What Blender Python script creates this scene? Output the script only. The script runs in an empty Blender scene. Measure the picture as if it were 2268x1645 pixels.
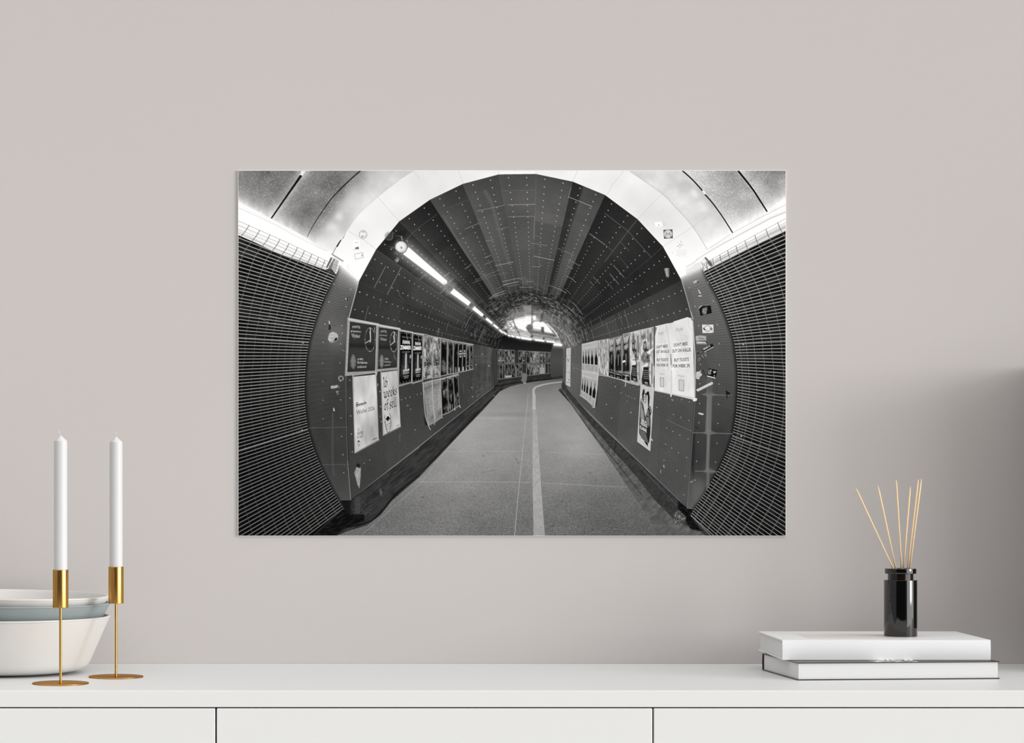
PRINT_WHITE = 0.92
import bpy, bmesh, math, random
import numpy as np
from mathutils import Vector, Matrix

scene = bpy.context.scene
COL = scene.collection

# ---------------------------------------------------------------- camera geometry (the room is laid out in metres)
F_PX, CX, CY, CAM_D, CAM_Z = 5700.0, 700.0, 1048.0, 4.23, 1.063
TOP_Z = 0.75                       # sideboard top

def scale_at(Y):                   # picture pixels per metre at depth Y
    return F_PX / (CAM_D + Y)

# ---------------------------------------------------------------- helpers
def lin(c):
    c = c / 255.0
    return c / 12.92 if c <= 0.04045 else ((c + 0.055) / 1.055) ** 2.4

def srgb(r, g, b):
    return (lin(r), lin(g), lin(b), 1.0)

def material(name, color, rough=0.5, metal=0.0, spec=0.5, coat=0.0, bump=0.0, bump_scale=200.0, mottling=0.0, mottling_scale=3.0, aniso=0.0):
    m = bpy.data.materials.new(name)
    m.use_nodes = True
    nt = m.node_tree
    p = nt.nodes['Principled BSDF']
    p.inputs['Base Color'].default_value = color
    p.inputs['Roughness'].default_value = rough
    p.inputs['Metallic'].default_value = metal
    p.inputs['Specular IOR Level'].default_value = spec
    p.inputs['Coat Weight'].default_value = coat
    p.inputs['Anisotropic'].default_value = aniso
    tc = nt.nodes.new('ShaderNodeTexCoord')
    if mottling:
        n = nt.nodes.new('ShaderNodeTexNoise')
        n.inputs['Scale'].default_value = mottling_scale
        n.inputs['Detail'].default_value = 4.0
        nt.links.new(tc.outputs['Object'], n.inputs['Vector'])
        mix = nt.nodes.new('ShaderNodeMix'); mix.data_type = 'RGBA'
        lo = tuple(v * (1 - mottling) for v in color[:3]) + (1,)
        hi = tuple(min(1, v * (1 + mottling)) for v in color[:3]) + (1,)
        mix.inputs[6].default_value = lo; mix.inputs[7].default_value = hi
        nt.links.new(n.outputs['Fac'], mix.inputs[0])
        nt.links.new(mix.outputs[2], p.inputs['Base Color'])
    if bump:
        n2 = nt.nodes.new('ShaderNodeTexNoise')
        n2.inputs['Scale'].default_value = bump_scale
        n2.inputs['Detail'].default_value = 3.0
        nt.links.new(tc.outputs['Object'], n2.inputs['Vector'])
        b = nt.nodes.new('ShaderNodeBump')
        b.inputs['Strength'].default_value = bump
        b.inputs['Distance'].default_value = 0.001
        nt.links.new(n2.outputs['Fac'], b.inputs['Height'])
        nt.links.new(b.outputs['Normal'], p.inputs['Normal'])
    return m

def link_mesh(name, bm, mat, parent=None, smooth=False, loc=None):
    me = bpy.data.meshes.new(name)
    bm.normal_update()
    bm.to_mesh(me); bm.free()
    for q in (mat if isinstance(mat, (list, tuple)) else [mat]):
        me.materials.append(q)
    if smooth:
        me.polygons.foreach_set('use_smooth', [True] * len(me.polygons))
    o = bpy.data.objects.new(name, me)
    COL.objects.link(o)
    if parent: o.parent = parent
    if loc: o.location = loc
    return o

def thing(name, label, cat, loc=(0, 0, 0), rot=(0, 0, 0), group=None):
    o = bpy.data.objects.new(name, None)
    o.empty_display_size = 0.05
    COL.objects.link(o)
    o.location = loc; o.rotation_euler = rot
    tag(o, label, cat, group)
    return o

def tag(o, label, cat, group=None):
    o['label'] = label; o['category'] = cat
    if group: o['group'] = group

def struct(name, bm, mat):
    o = link_mesh(name, bm, mat)
    o['kind'] = 'structure'
    return o

def box(bm, x0, x1, y0, y1, z0, z1, bevel=0.0, seg=2):
    b2 = bmesh.new()
    bmesh.ops.create_cube(b2, size=1.0)
    for v in b2.verts:
        v.co = Vector((x0 if v.co.x < 0 else x1, y0 if v.co.y < 0 else y1, z0 if v.co.z < 0 else z1))
    if bevel:
        bmesh.ops.bevel(b2, geom=list(b2.edges), offset=bevel, segments=seg, profile=0.5, affect='EDGES')
    tmp = bpy.data.meshes.new('tmp'); b2.to_mesh(tmp); b2.free()
    bm.from_mesh(tmp); bpy.data.meshes.remove(tmp)

def lathe(bm, profile, seg=96, closed=False):
    """profile: (radius, z) points from bottom to top; radius 0 makes a pole."""
    rings = []
    for r, z in profile:
        if r <= 1e-9:
            rings.append([bm.verts.new((0, 0, z))])
        else:
            rings.append([bm.verts.new((r * math.cos(2 * math.pi * k / seg), r * math.sin(2 * math.pi * k / seg), z)) for k in range(seg)])
    pairs = list(zip(rings, rings[1:])) + ([(rings[-1], rings[0])] if closed else [])
    for a, b in pairs:
        if len(a) == 1 and len(b) == 1: continue
        for k in range(seg):
            k2 = (k + 1) % seg
            if len(a) == 1: bm.faces.new((a[0], b[k2], b[k]))
            elif len(b) == 1: bm.faces.new((a[k], a[k2], b[0]))
            else: bm.faces.new((a[k], a[k2], b[k2], b[k]))
    bmesh.ops.recalc_face_normals(bm, faces=bm.faces)

def edge_split_smooth(o, angle=35):
    me = o.data
    me.polygons.foreach_set('use_smooth', [True] * len(me.polygons))
    bm = bmesh.new(); bm.from_mesh(me)
    for e in bm.edges:
        e.smooth = not (len(e.link_faces) == 2 and e.calc_face_angle(0) > math.radians(angle))
    bm.to_mesh(me); bm.free()

def rounded(profile, radius, n=5):
    """round the inner corners of an open profile"""
    out = [profile[0]]
    for a, b, c in zip(profile, profile[1:], profile[2:]):
        A, B, C = Vector(a), Vector(b), Vector(c)
        r = min(radius, (A - B).length * 0.45, (C - B).length * 0.45)
        p0 = B + (A - B).normalized() * r; p1 = B + (C - B).normalized() * r
        for k in range(n + 1):
            t = k / n
            q = p0 * (1 - t) ** 2 + B * 2 * t * (1 - t) + p1 * t * t
            out.append((q.x, q.y))
    out.append(profile[-1])
    return out

# ---------------------------------------------------------------- materials
M_WALL = material('wall_paint', srgb(191, 186, 184), rough=0.85, spec=0.2, bump=0.05, bump_scale=350, mottling=0.012, mottling_scale=2.2)
M_FLOOR = material('pale_floor', srgb(200, 196, 190), rough=0.6, mottling=0.05)
M_LACQUER = material('white_lacquer', srgb(217, 218, 218), rough=0.38, spec=0.35)
M_DARKGAP = material('shadow_gap_board', srgb(60, 58, 56), rough=0.8)
M_BRASS = material('brushed_brass', srgb(212, 163, 92), rough=0.24, metal=1.0)
M_BRASS.node_tree.nodes['Principled BSDF'].inputs['Specular Tint'].default_value = (0.52, 0.34, 0.13, 1)
M_WAX = material('white_wax', srgb(200, 200, 200), rough=0.45, spec=0.4)
M_WICK = material('waxed_cotton_wick', srgb(222, 218, 214), rough=0.9)
M_BOWL = material('off_white_stoneware', srgb(204, 202, 199), rough=0.5, spec=0.35)
M_BOWLG = material('sage_grey_stoneware', srgb(138, 148, 149), rough=0.5, spec=0.35)
M_COVERW = material('white_book_cloth', srgb(228, 228, 229), rough=0.45, spec=0.4)
M_PAGES = material('white_page_edges', srgb(214, 214, 214), rough=0.8, bump=0.1, bump_scale=1500)
M_COVERB = material('black_book_cover', srgb(52, 48, 48), rough=0.35, spec=0.5)
M_INK = material('white_title_ink', srgb(245, 245, 245), rough=0.6)
M_PICT = material('pale_cover_picture', srgb(214, 209, 203), rough=0.4, mottling=0.06, mottling_scale=14)
M_GLASSB = material('black_glass', srgb(6, 5, 5), rough=0.05, spec=0.85)
M_NECK = material('dark_brown_glass', srgb(30, 16, 13), rough=0.06, spec=0.6)
M_REED = material('pale_bamboo', srgb(232, 203, 160), rough=0.6, mottling=0.10, mottling_scale=40)

# ---------------------------------------------------------------- setting
bm = bmesh.new(); box(bm, -3.2, 3.4, 0.0, 0.12, 0.0, 2.7); struct('wall_back', bm, M_WALL)
bm = bmesh.new(); box(bm, -3.2, 3.4, -6.0, 0.12, -0.05, 0.0); struct('floor', bm, M_FLOOR)

# ---------------------------------------------------------------- sideboard with three drawers side by side
FRONT_Y = -0.519
S_F = scale_at(FRONT_Y)
def fx(px): return (px - CX) / S_F
def fz(py): return CAM_Z + (CY - py) / S_F
sb = thing('sideboard', 'long white lacquered sideboard standing along the grey wall', 'sideboard', ((fx(1446)), 0, 0))
X0 = fx(1446)
GAP = 0.0021
SB_L, SB_R = fx(-490) - X0, fx(3382) - X0
slab_b = fz(1565.8)
bm = bmesh.new(); box(bm, SB_L, SB_R, FRONT_Y, -0.0005, slab_b, TOP_Z, bevel=0.0009); link_mesh('worktop', bm, M_LACQUER, sb)
bm = bmesh.new(); box(bm, SB_L + 0.001, SB_R - 0.001, FRONT_Y + 0.022, -0.001, 0.10, slab_b - 0.0002); link_mesh('carcass', bm, M_DARKGAP, sb)
edges = [-490, 478.3, 1446.5, 2414, 3382]
for a, b in zip(edges, edges[1:]):
    bm = bmesh.new()
    box(bm, fx(a) - X0 + GAP / 2, fx(b) - X0 - GAP / 2, FRONT_Y, FRONT_Y + 0.0215, 0.11, slab_b - 0.0017, bevel=0.0012)
    link_mesh('drawer', bm, M_LACQUER, sb)
bm = bmesh.new(); box(bm, SB_L + 0.03, SB_R - 0.03, FRONT_Y + 0.05, -0.02, 0.0, 0.0998); link_mesh('plinth', bm, M_LACQUER, sb)

# ---------------------------------------------------------------- bowls
def bowl_mesh(name, mat, parent, R, Rb, H, t, root_r=0.02):
    outer = rounded([(0, 0.0022), (Rb * 0.70, 0.0), (Rb, 0.006), (R - 0.0005, H - 0.0035), (R, H)], 0.013)
    lip = [(R + 0.0012, H - 0.0018), (R + 0.0010, H + 0.0004), (R - t * 0.4, H + 0.0012), (R - t * 0.9, H + 0.0002)]
    inner = rounded([(R - t, H - 0.004), (Rb - t * 0.8, 0.006 + t), (Rb * 0.6, t + 0.003), (0, t + 0.002)], 0.02)
    b = bmesh.new()
    lathe(b, outer[:-1] + lip + inner, seg=160)
    return link_mesh(name, b, mat, parent, smooth=True)

BOWL_Y = -0.182
S_B = scale_at(BOWL_Y)
bx = (12 - CX) / S_B
def bowl(label, mat, z, R, Rb, tilt, group='nested bowls on the sideboard'):
    b = bowl_mesh('bowl', mat, None, R, Rb, 0.0880, 0.0036)
    b.location = (bx, BOWL_Y, z); b.rotation_euler = (0, tilt, 0)
    tag(b, label, 'bowl', group)
bowl('large off-white bowl at the bottom of the nested stack, standing on the sideboard', M_BOWL, TOP_Z + 0.0004, 0.1632, 0.128, 0.0)
bowl('sage grey bowl nested between the two off-white bowls', M_BOWLG, TOP_Z + 0.0225, 0.1630, 0.1195, math.radians(0.5))
bowl('off-white bowl nested on top inside the sage grey bowl', M_BOWL, TOP_Z + 0.0345, 0.1600, 0.112, math.radians(1.1))

# ---------------------------------------------------------------- brass candle holders and candles
def candle_holder(label, px, Y, wick_lean):
    s = scale_at(Y)
    x = (px - CX) / s
    t = thing('candle_holder', label[0], 'candle holder', (x, Y, TOP_Z + 0.0002), group='brass candle holders')
    b = bmesh.new(); lathe(b, rounded([(0, 0.0), (0.0415, 0.0), (0.0423, 0.0008), (0.0418, 0.0016), (0, 0.0016)], 0.0004, 3), seg=128)
    edge_split_smooth(link_mesh('base', b, M_BRASS, t), 30)
    b = bmesh.new(); lathe(b, [(0, 0.0014), (0.0020, 0.0014), (0.0020, 0.1136), (0, 0.1136)], seg=32)
    edge_split_smooth(link_mesh('stem', b, M_BRASS, t), 40)
    b = bmesh.new()
    lathe(b, rounded([(0, 0.1130), (0.0112, 0.1130), (0.0115, 0.1134), (0.0115, 0.1692), (0.0109, 0.1695), (0.0105, 0.1690), (0.0105, 0.1160), (0, 0.1160)], 0.0003, 3), seg=96)
    edge_split_smooth(link_mesh('cup', b, M_BRASS, t), 30)
    c = thing('candle', label[1], 'candle', (x, Y, TOP_Z + 0.0002 + 0.1164), group='white candles')
    b = bmesh.new(); lathe(b, [(0, 0.0), (0.0100, 0.0), (0.0100, 0.2443), (0.0096, 0.2449), (0.0004, 0.2530), (0, 0.2531)], seg=96)
    edge_split_smooth(link_mesh('wax', b, M_WAX, c), 25)
    b = bmesh.new()
    lathe(b, [(0, 0.0), (0.00035, 0.0), (0.0003, 0.008), (0, 0.0088)], seg=8)
    w = link_mesh('wick', b, M_WICK, c, smooth=True)
    w.location = (0, 0, 0.2524); w.rotation_euler = (0, wick_lean, 0)
candle_holder(('brass candle holder nearer the front edge, overlapping the bowls', 'white candle in the front brass holder, before the bowls'), 134.2, -0.399, -0.25)
candle_holder(('brass candle holder standing to the right of the bowls, nearer the wall', 'white candle in the rear brass holder, right of the bowls'), 257.0, -0.275, 0.0)

# ---------------------------------------------------------------- books
def book(label, cover_mat, W, D, H, ct, spine_front, over, origin, rotz):
    """origin: front left bottom corner; x along the front edge, y to the back"""
    t = thing('hardcover_book', label, 'book', origin, (0, 0, rotz))
    b = bmesh.new()
    y0, y1 = 0.0, D
    prof_in, prof_out = ct, 0.0
    # C-shaped cover swept along x: bottom board, spine, top board
    n = 7
    outer, inner = [], []
    sp = y0 if spine_front else y1
    sgn = 1 if spine_front else -1
    far = y1 if spine_front else y0
    bul = -sgn * 0.0012
    outer.append((far, 0)); inner.append((far, ct))
    for k in range(n + 1):
        z = H * k / n
        bend = bul * math.sin(math.pi * k / n)
        outer.append((sp + bend, z)); inner.append((sp + sgn * ct + bend, min(max(z, ct), H - ct)))
    outer.append((far, H)); inner.append((far, H - ct))
    va = [[b.verts.new((x, y, z)) for (y, z) in outer] for x in (0, W)]
    vb = [[b.verts.new((x, y, z)) for (y, z) in inner] for x in (0, W)]
    m = len(outer)
    for k in range(m - 1):
        b.faces.new((va[0][k], va[1][k], va[1][k + 1], va[0][k + 1]))
        b.faces.new((vb[0][k], vb[0][k + 1], vb[1][k + 1], vb[1][k]))
        for e in (0, 1):
            b.faces.new((va[e][k], va[e][k + 1], vb[e][k + 1], vb[e][k]))
    for k in (0, m - 1):
        b.faces.new((va[0][k], va[1][k], vb[1][k], vb[0][k]))
    bmesh.ops.recalc_face_normals(b, faces=b.faces)
    link_mesh('cover', b, cover_mat, t)
    b = bmesh.new()
    py0 = ct + 0.0016 if spine_front else over
    py1 = D - over if spine_front else D - ct - 0.0016
    box(b, over, W - over, py0, py1, ct + 0.0001, H - ct - 0.0001)
    link_mesh('page_block', b, M_PAGES, t)
    return t

LOW_O = (0.7277, -0.3406, TOP_Z + 0.0003)
LOW_H = 0.0268
low_rot = 0.0900
low = book('white-paged book in a black cover, lying under the white book', M_COVERB, 0.3142, 0.203, LOW_H, 0.0013, False, 0.0022, LOW_O, low_rot)
UP_Z = TOP_Z + 0.0003 + LOW_H + 0.0005
UP_H = 0.0305
up = book('thick white hardcover book on top of the stack, under the black diffuser bottle', M_COVERW, 0.3185, 0.217, UP_H, 0.0018, True, 0.0030, (0.7136, -0.2923, UP_Z), 0.0)
b = bmesh.new(); box(b, 0.047, 0.215, 0.035, 0.135, UP_H + 0.00002, UP_H + 0.00022); link_mesh('cover_picture', b, M_PICT, up)
# title on the black cover, read from the front; most of it is covered by the white book
def text_mesh(txt, size, extrude=0.0):
    cu = bpy.data.curves.new('title', 'FONT'); cu.body = txt; cu.size = size; cu.extrude = extrude; cu.resolution_u = 4
    o = bpy.data.objects.new('title', cu); COL.objects.link(o)
    dg = bpy.context.evaluated_depsgraph_get()
    me = bpy.data.meshes.new_from_object(o.evaluated_get(dg))
    bpy.data.objects.remove(o); bpy.data.curves.remove(cu)
    return me
tm = text_mesh('HISTORY OF', 1.0)
b = bmesh.new(); b.from_mesh(tm); bpy.data.meshes.remove(tm)
xs = [v.co.x for v in b.verts]; ys = [v.co.y for v in b.verts]
mnx, mxx, mny, mxy = min(xs), max(xs), min(ys), max(ys)
for v in b.verts:
    v.co = Vector((0.1215 + (v.co.x - mnx) / (mxx - mnx) * 0.0665, 0.0008 + ((v.co.y - mny) / (mxy - mny) - 0.42) * 0.062, 0.0))
bmesh.ops.bisect_plane(b, geom=list(b.verts) + list(b.edges) + list(b.faces), plane_co=(0, 0.0006, 0), plane_no=(0, -1, 0), clear_outer=True)
ext = bmesh.ops.extrude_face_region(b, geom=list(b.faces))
for e in ext['geom']:
    if isinstance(e, bmesh.types.BMVert): e.co.z += 0.00012
link_mesh('cover_title', b, M_INK, low, loc=(0, 0, LOW_H + 0.00003))

# ---------------------------------------------------------------- reed diffuser
BOT_Z = UP_Z + UP_H + 0.0004
BOT_Y = -0.199
S_D = scale_at(BOT_Y)
bot_x = (1994.6 - CX) / S_D
bt = thing('diffuser_bottle', 'black glass reed diffuser bottle standing on the white book', 'diffuser', (bot_x, BOT_Y, BOT_Z))
bm = bmesh.new()
lathe(bm, rounded([(0, 0.001), (0.0225, 0.0), (0.0256, 0.0), (0.0256, 0.0877), (0.0196, 0.0877), (0.0150, 0.0875), (0.0150, 0.078), (0.0225, 0.074), (0.0225, 0.004), (0, 0.004)], 0.0007, 3), seg=128)
edge_split_smooth(link_mesh('bottle_body', bm, M_GLASSB, bt), 30)
bm = bmesh.new()
lathe(bm, [(0.0150, 0.0878), (0.0198, 0.0878), (0.0198, 0.0974), (0.0150, 0.0974)], seg=96, closed=True)
edge_split_smooth(link_mesh('neck', bm, M_NECK, bt), 30)
bm = bmesh.new()
lathe(bm, rounded([(0.0150, 0.0976), (0.0243, 0.0976), (0.0243, 0.1056), (0.0150, 0.1056)], 0.0006, 3) + [(0.0150, 0.0976)], seg=128)
edge_split_smooth(link_mesh('rim', bm, M_GLASSB, bt), 30)

reeds = [  # base px, base py, tip px, tip py, tip depth offset
    (1978.2, 1258.9, 1895.0, 1079.4, 0.010, 'leftmost bamboo reed, leaning far to the left out of the black bottle'),
    (1984.0, 1258.9, 1944.3, 1074.3, 0.030, 'second bamboo reed from the left in the black bottle'),
    (1996.9, 1258.9, 1984.9, 1061.6, -0.020, 'nearly upright bamboo reed in the middle of the bunch'),
    (2000.8, 1258.9, 2016.4, 1077.2, 0.020, 'shorter bamboo reed just right of the upright one'),
    (2010.3, 1258.9, 2034.1, 1060.4, -0.012, 'bamboo reed leaning right, the left of the close pair'),
    (2014.9, 1258.9, 2040.9, 1059.7, 0.016, 'rightmost bamboo reed, the right of the close pair'),
]
base_dy = [-0.006, -0.003, -0.009, -0.002, -0.006, 0.001]
for (bx_, by_, tx_, ty_, dy_, lab), bdy in zip(reeds, base_dy):
    Yb = BOT_Y + bdy; sB = scale_at(Yb)
    A = Vector(((bx_ - CX) / sB, Yb, CAM_Z + (CY - by_) / sB))
    Yt = BOT_Y + dy_; sT = scale_at(Yt)
    B = Vector(((tx_ - CX) / sT, Yt, CAM_Z + (CY - ty_) / sT))
    d = (B - A).normalized()
    P0 = A - d * 0.022
    L = (B - P0).length
    bm = bmesh.new()
    r = 0.00128
    lathe(bm, [(0, 0), (r, 0), (r, L - 0.011), (r * 0.75, L - 0.005), (0.0002, L), (0, L)], seg=16)
    o = link_mesh('diffuser_reed', bm, M_REED, None, smooth=True)
    o.location = P0
    o.rotation_mode = 'QUATERNION'; o.rotation_quaternion = d.to_track_quat('Z', 'Y')
    tag(o, lab, 'reed', 'bamboo reeds in the diffuser')
# ---------------------------------------------------------------- the printed picture: a black and white view into a tunnel,
# drawn here as a grid of grey tones (units: 0..1214 by 0..810 over the print, addressed with the offset 527, 377)
PX0, PY0, PW, PH = 527, 377, 1214, 810
SS = 2
GW, GH = PW * SS, PH * SS
G = np.full((GH, GW), 40.0, np.float32)
rng = np.random.default_rng(11)
XX = (np.arange(GW, dtype=np.float32) + 0.5) / SS + PX0
YY = (np.arange(GH, dtype=np.float32) + 0.5) / SS + PY0

def T(ox, oy, s):
    return lambda *pts: [(ox + x / s, oy + y / s) for x, y in pts]
T1, T2, T3 = T(520, 370, 4.012), T(930, 370, 4.012), T(1340, 370, 4.012)
T4, T5, T6 = T(520, 780, 4.012), T(930, 780, 4.012), T(1340, 780, 4.012)
GA, GB, GC = T(525, 430, 6.854), T(525, 660, 6.854), T(525, 890, 5.484)
PA, PB, PC, PD = T(760, 690, 8.225), T(760, 810, 8.225), T(920, 720, 8.225), T(1080, 680, 8.225)
QA, QB, QC = T(1240, 730, 8.225), T(1380, 690, 8.225), T(1390, 840, 8.225)
HA, HB, HC = T(1520, 480, 7.311), T(1520, 690, 7.311), T(1500, 900, 5.673)
CE, LM = T(1080, 560, 8.225), T(740, 480, 10.281)

def spline(pts, n=8):
    p = [pts[0]] + list(pts) + [pts[-1]]
    out = []
    for i in range(1, len(p) - 2):
        a, b, c, d = (np.array(q, float) for q in p[i - 1:i + 3])
        for k in range(n):
            t = k / n
            out.append(tuple(0.5 * (2 * b + (c - a) * t + (2 * a - 5 * b + 4 * c - d) * t * t + (3 * b - a - 3 * c + d) * t ** 3)))
    out.append(tuple(pts[-1]))
    return out

def window_of(pts, pad=2):
    a = np.asarray(pts, float)
    x0 = max(0, int((a[:, 0].min() - PX0 - pad) * SS)); x1 = min(GW, int((a[:, 0].max() - PX0 + pad) * SS) + 1)
    y0 = max(0, int((a[:, 1].min() - PY0 - pad) * SS)); y1 = min(GH, int((a[:, 1].max() - PY0 + pad) * SS) + 1)
    return x0, x1, y0, y1

def coverage(polys, pad=2):
    """even-odd coverage of one or more closed outlines, with its window"""
    allp = [q for p in polys for q in p]
    x0, x1, y0, y1 = window_of(allp, pad)
    if x1 <= x0 or y1 <= y0: return None, (0, 0, 0, 0)
    sub = 2
    ys = (np.arange((y1 - y0) * sub) + 0.5) / sub + y0
    hits = []
    for p in polys:
        a = np.asarray(p, float)
        ax, ay = (a[:, 0] - PX0) * SS, (a[:, 1] - PY0) * SS
        bx_, by_ = np.roll(ax, -1), np.roll(ay, -1)
        for i in range(len(ax)):
            if ay[i] == by_[i]: continue
            lo, hi = (ay[i], by_[i]) if ay[i] < by_[i] else (by_[i], ay[i])
            m = (ys >= lo) & (ys < hi)
            h = np.full(len(ys), np.inf)
            h[m] = ax[i] + (ys[m] - ay[i]) * (bx_[i] - ax[i]) / (by_[i] - ay[i])
            hits.append(h)
    if not hits: return None, (0, 0, 0, 0)
    H = np.sort(np.array(hits), axis=0)
    xr = np.arange(x0, x1)[None, :]
    cov = np.zeros((len(ys), x1 - x0), np.float32)
    for k in range(0, len(H) - 1, 2):
        a = H[k][:, None]; b = H[k + 1][:, None]
        if not np.isfinite(a).any(): break
        a = np.where(np.isfinite(a), a, 1e9); b = np.where(np.isfinite(b), b, 1e9)
        cov += np.clip(xr + 1 - a, 0, 1) - np.clip(xr + 1 - b, 0, 1)
    cov = cov.reshape(y1 - y0, sub, x1 - x0).mean(1)
    return np.clip(cov, 0, 1), (x0, x1, y0, y1)

def blend(cov, win, val, alpha=1.0):
    x0, x1, y0, y1 = win
    if cov is None: return
    R = G[y0:y1, x0:x1]
    if callable(val):
        val = val(*np.meshgrid(XX[x0:x1], YY[y0:y1]))
    R += (val - R) * cov * alpha

def fill(poly, val, alpha=1.0, soft=0.0):
    cov, win = coverage([poly], pad=2 + 3 * soft)
    if cov is None: return
    if soft: cov = blur(cov, soft * SS)
    blend(cov, win, val, alpha)

def blur(a, sigma):
    r = max(1, int(sigma * 2.5)); k = np.exp(-0.5 * (np.arange(-r, r + 1) / sigma) ** 2); k /= k.sum()
    p = np.pad(a, ((r, r), (0, 0)), mode='edge')
    b = sum(k[i] * p[i:i + a.shape[0]] for i in range(2 * r + 1))
    p = np.pad(b, ((0, 0), (r, r)), mode='edge')
    return sum(k[i] * p[:, i:i + a.shape[1]] for i in range(2 * r + 1)).astype(np.float32)

def line(pts, w, val, alpha=1.0, w2=None, soft=0.5):
    """stroke; w in print units, tapering to w2"""
    pts = list(pts)
    if len(pts) == 1: pts = pts * 2
    wm = max(w, w2 or 0)
    x0, x1, y0, y1 = window_of(pts, pad=wm + 2 * soft + 1)
    if x1 <= x0 or y1 <= y0: return
    gx, gy = np.meshgrid(XX[x0:x1], YY[y0:y1])
    cov = np.zeros(gx.shape, np.float32)
    n = len(pts) - 1
    for i in range(n):
        (ax, ay), (bx_, by_) = pts[i], pts[i + 1]
        # restrict to the segment's own window
        sx0, sx1, sy0, sy1 = window_of([pts[i], pts[i + 1]], pad=wm + 2 * soft + 1)
        sl = (slice(max(sy0 - y0, 0), max(sy1 - y0, 0)), slice(max(sx0 - x0, 0), max(sx1 - x0, 0)))
        X, Y = gx[sl], gy[sl]
        if X.size == 0: continue
        dx, dy = bx_ - ax, by_ - ay
        L2 = dx * dx + dy * dy
        t = np.clip(((X - ax) * dx + (Y - ay) * dy) / L2, 0, 1) if L2 > 1e-9 else np.zeros_like(X)
        d = np.hypot(X - ax - t * dx, Y - ay - t * dy)
        ww = w if w2 is None else w + (w2 - w) * (i + t) / n
        np.maximum(cov[sl], np.clip((ww / 2 - d) / soft * 0.5 + 0.5, 0, 1), out=cov[sl])
    blend(cov, (x0, x1, y0, y1), val, alpha)

def dot(p, r, val, alpha=1.0, soft=0.5): line([p], 2 * r, val, alpha, soft=soft)

def glow(p, q, r, amount):
    """light bleeding around a lit tube"""
    x0, x1, y0, y1 = window_of([p, q], pad=3 * r)
    if x1 <= x0 or y1 <= y0: return
    X, Y = np.meshgrid(XX[x0:x1], YY[y0:y1])
    dx, dy = q[0] - p[0], q[1] - p[1]; L2 = dx * dx + dy * dy + 1e-9
    t = np.clip(((X - p[0]) * dx + (Y - p[1]) * dy) / L2, 0, 1)
    d = np.hypot(X - p[0] - t * dx, Y - p[1] - t * dy)
    g = amount * np.exp(-(d / r) ** 2)
    R = G[y0:y1, x0:x1]; R += (255 - R) * g

def vnoise(X, Y, cell, seed=0, oct=1):
    """smooth value noise, 0..1"""
    out = 0; amp = 1; tot = 0
    for o in range(oct):
        r = np.random.default_rng(seed + o * 17)
        tab = r.random((257, 257)).astype(np.float32); tab[256] = tab[0]; tab[:, 256] = tab[:, 0]
        x = np.asarray(X) / cell; y = np.asarray(Y) / cell
        xi = np.floor(x).astype(int); yi = np.floor(y).astype(int)
        fx_ = x - xi; fy_ = y - yi
        fx_ = fx_ * fx_ * (3 - 2 * fx_); fy_ = fy_ * fy_ * (3 - 2 * fy_)
        xi &= 255; yi &= 255
        v = (tab[yi, xi] * (1 - fx_) + tab[yi, xi + 1] * fx_) * (1 - fy_) + (tab[yi + 1, xi] * (1 - fx_) + tab[yi + 1, xi + 1] * fx_) * fy_
        out = out + amp * v; tot += amp; amp *= 0.5; cell = cell / 2
    return out / tot

def homography(q):
    (x0, y0), (x1, y1), (x2, y2), (x3, y3) = q    # images of (0,0) (1,0) (1,1) (0,1)
    A = []; B = []
    for (u, v), (x, y) in zip(((0, 0), (1, 0), (1, 1), (0, 1)), q):
        A.append([u, v, 1, 0, 0, 0, -u * x, -v * x]); B.append(x)
        A.append([0, 0, 0, u, v, 1, -u * y, -v * y]); B.append(y)
    h = np.linalg.solve(np.array(A, float), np.array(B, float))
    return np.append(h, 1).reshape(3, 3)

class Quad:
    """a flat sheet seen in perspective: corners top left, top right, bottom right, bottom left"""
    def __init__(s, q):
        s.q = q; s.H = homography(q); s.I = np.linalg.inv(s.H)
    def p(s, u, v):
        w = s.H @ np.array([u, v, 1.0]); return (w[0] / w[2], w[1] / w[2])
    def uv(s, X, Y):
        I = s.I; w = I[2, 0] * X + I[2, 1] * Y + I[2, 2]
        return (I[0, 0] * X + I[0, 1] * Y + I[0, 2]) / w, (I[1, 0] * X + I[1, 1] * Y + I[1, 2]) / w
    def fill(s, f, alpha=1.0):
        if callable(f): fill(s.q, lambda X, Y: f(*s.uv(X, Y)), alpha)
        else: fill(s.q, f, alpha)
    def rect(s, u0, v0, u1, v1, val, alpha=1.0, soft=0):
        q = [s.p(u0, v0), s.p(u1, v0), s.p(u1, v1), s.p(u0, v1)]
        if callable(val): fill(q, lambda X, Y: val(*s.uv(X, Y)), alpha, soft)
        else: fill(q, val, alpha, soft)
    def poly(s, pts, val, alpha=1.0, soft=0): fill([s.p(*q) for q in pts], val, alpha, soft)
    def line(s, pts, w, val, alpha=1.0, w2=None): line([s.p(*q) for q in pts], w, val, alpha, w2)
    def sub(s, u0, v0, u1, v1): return Quad([s.p(u0, v0), s.p(u1, v0), s.p(u1, v1), s.p(u0, v1)])
    def border(s, w, val, alpha=1.0):
        line(list(s.q) + [s.q[0]], w, val, alpha)

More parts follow.
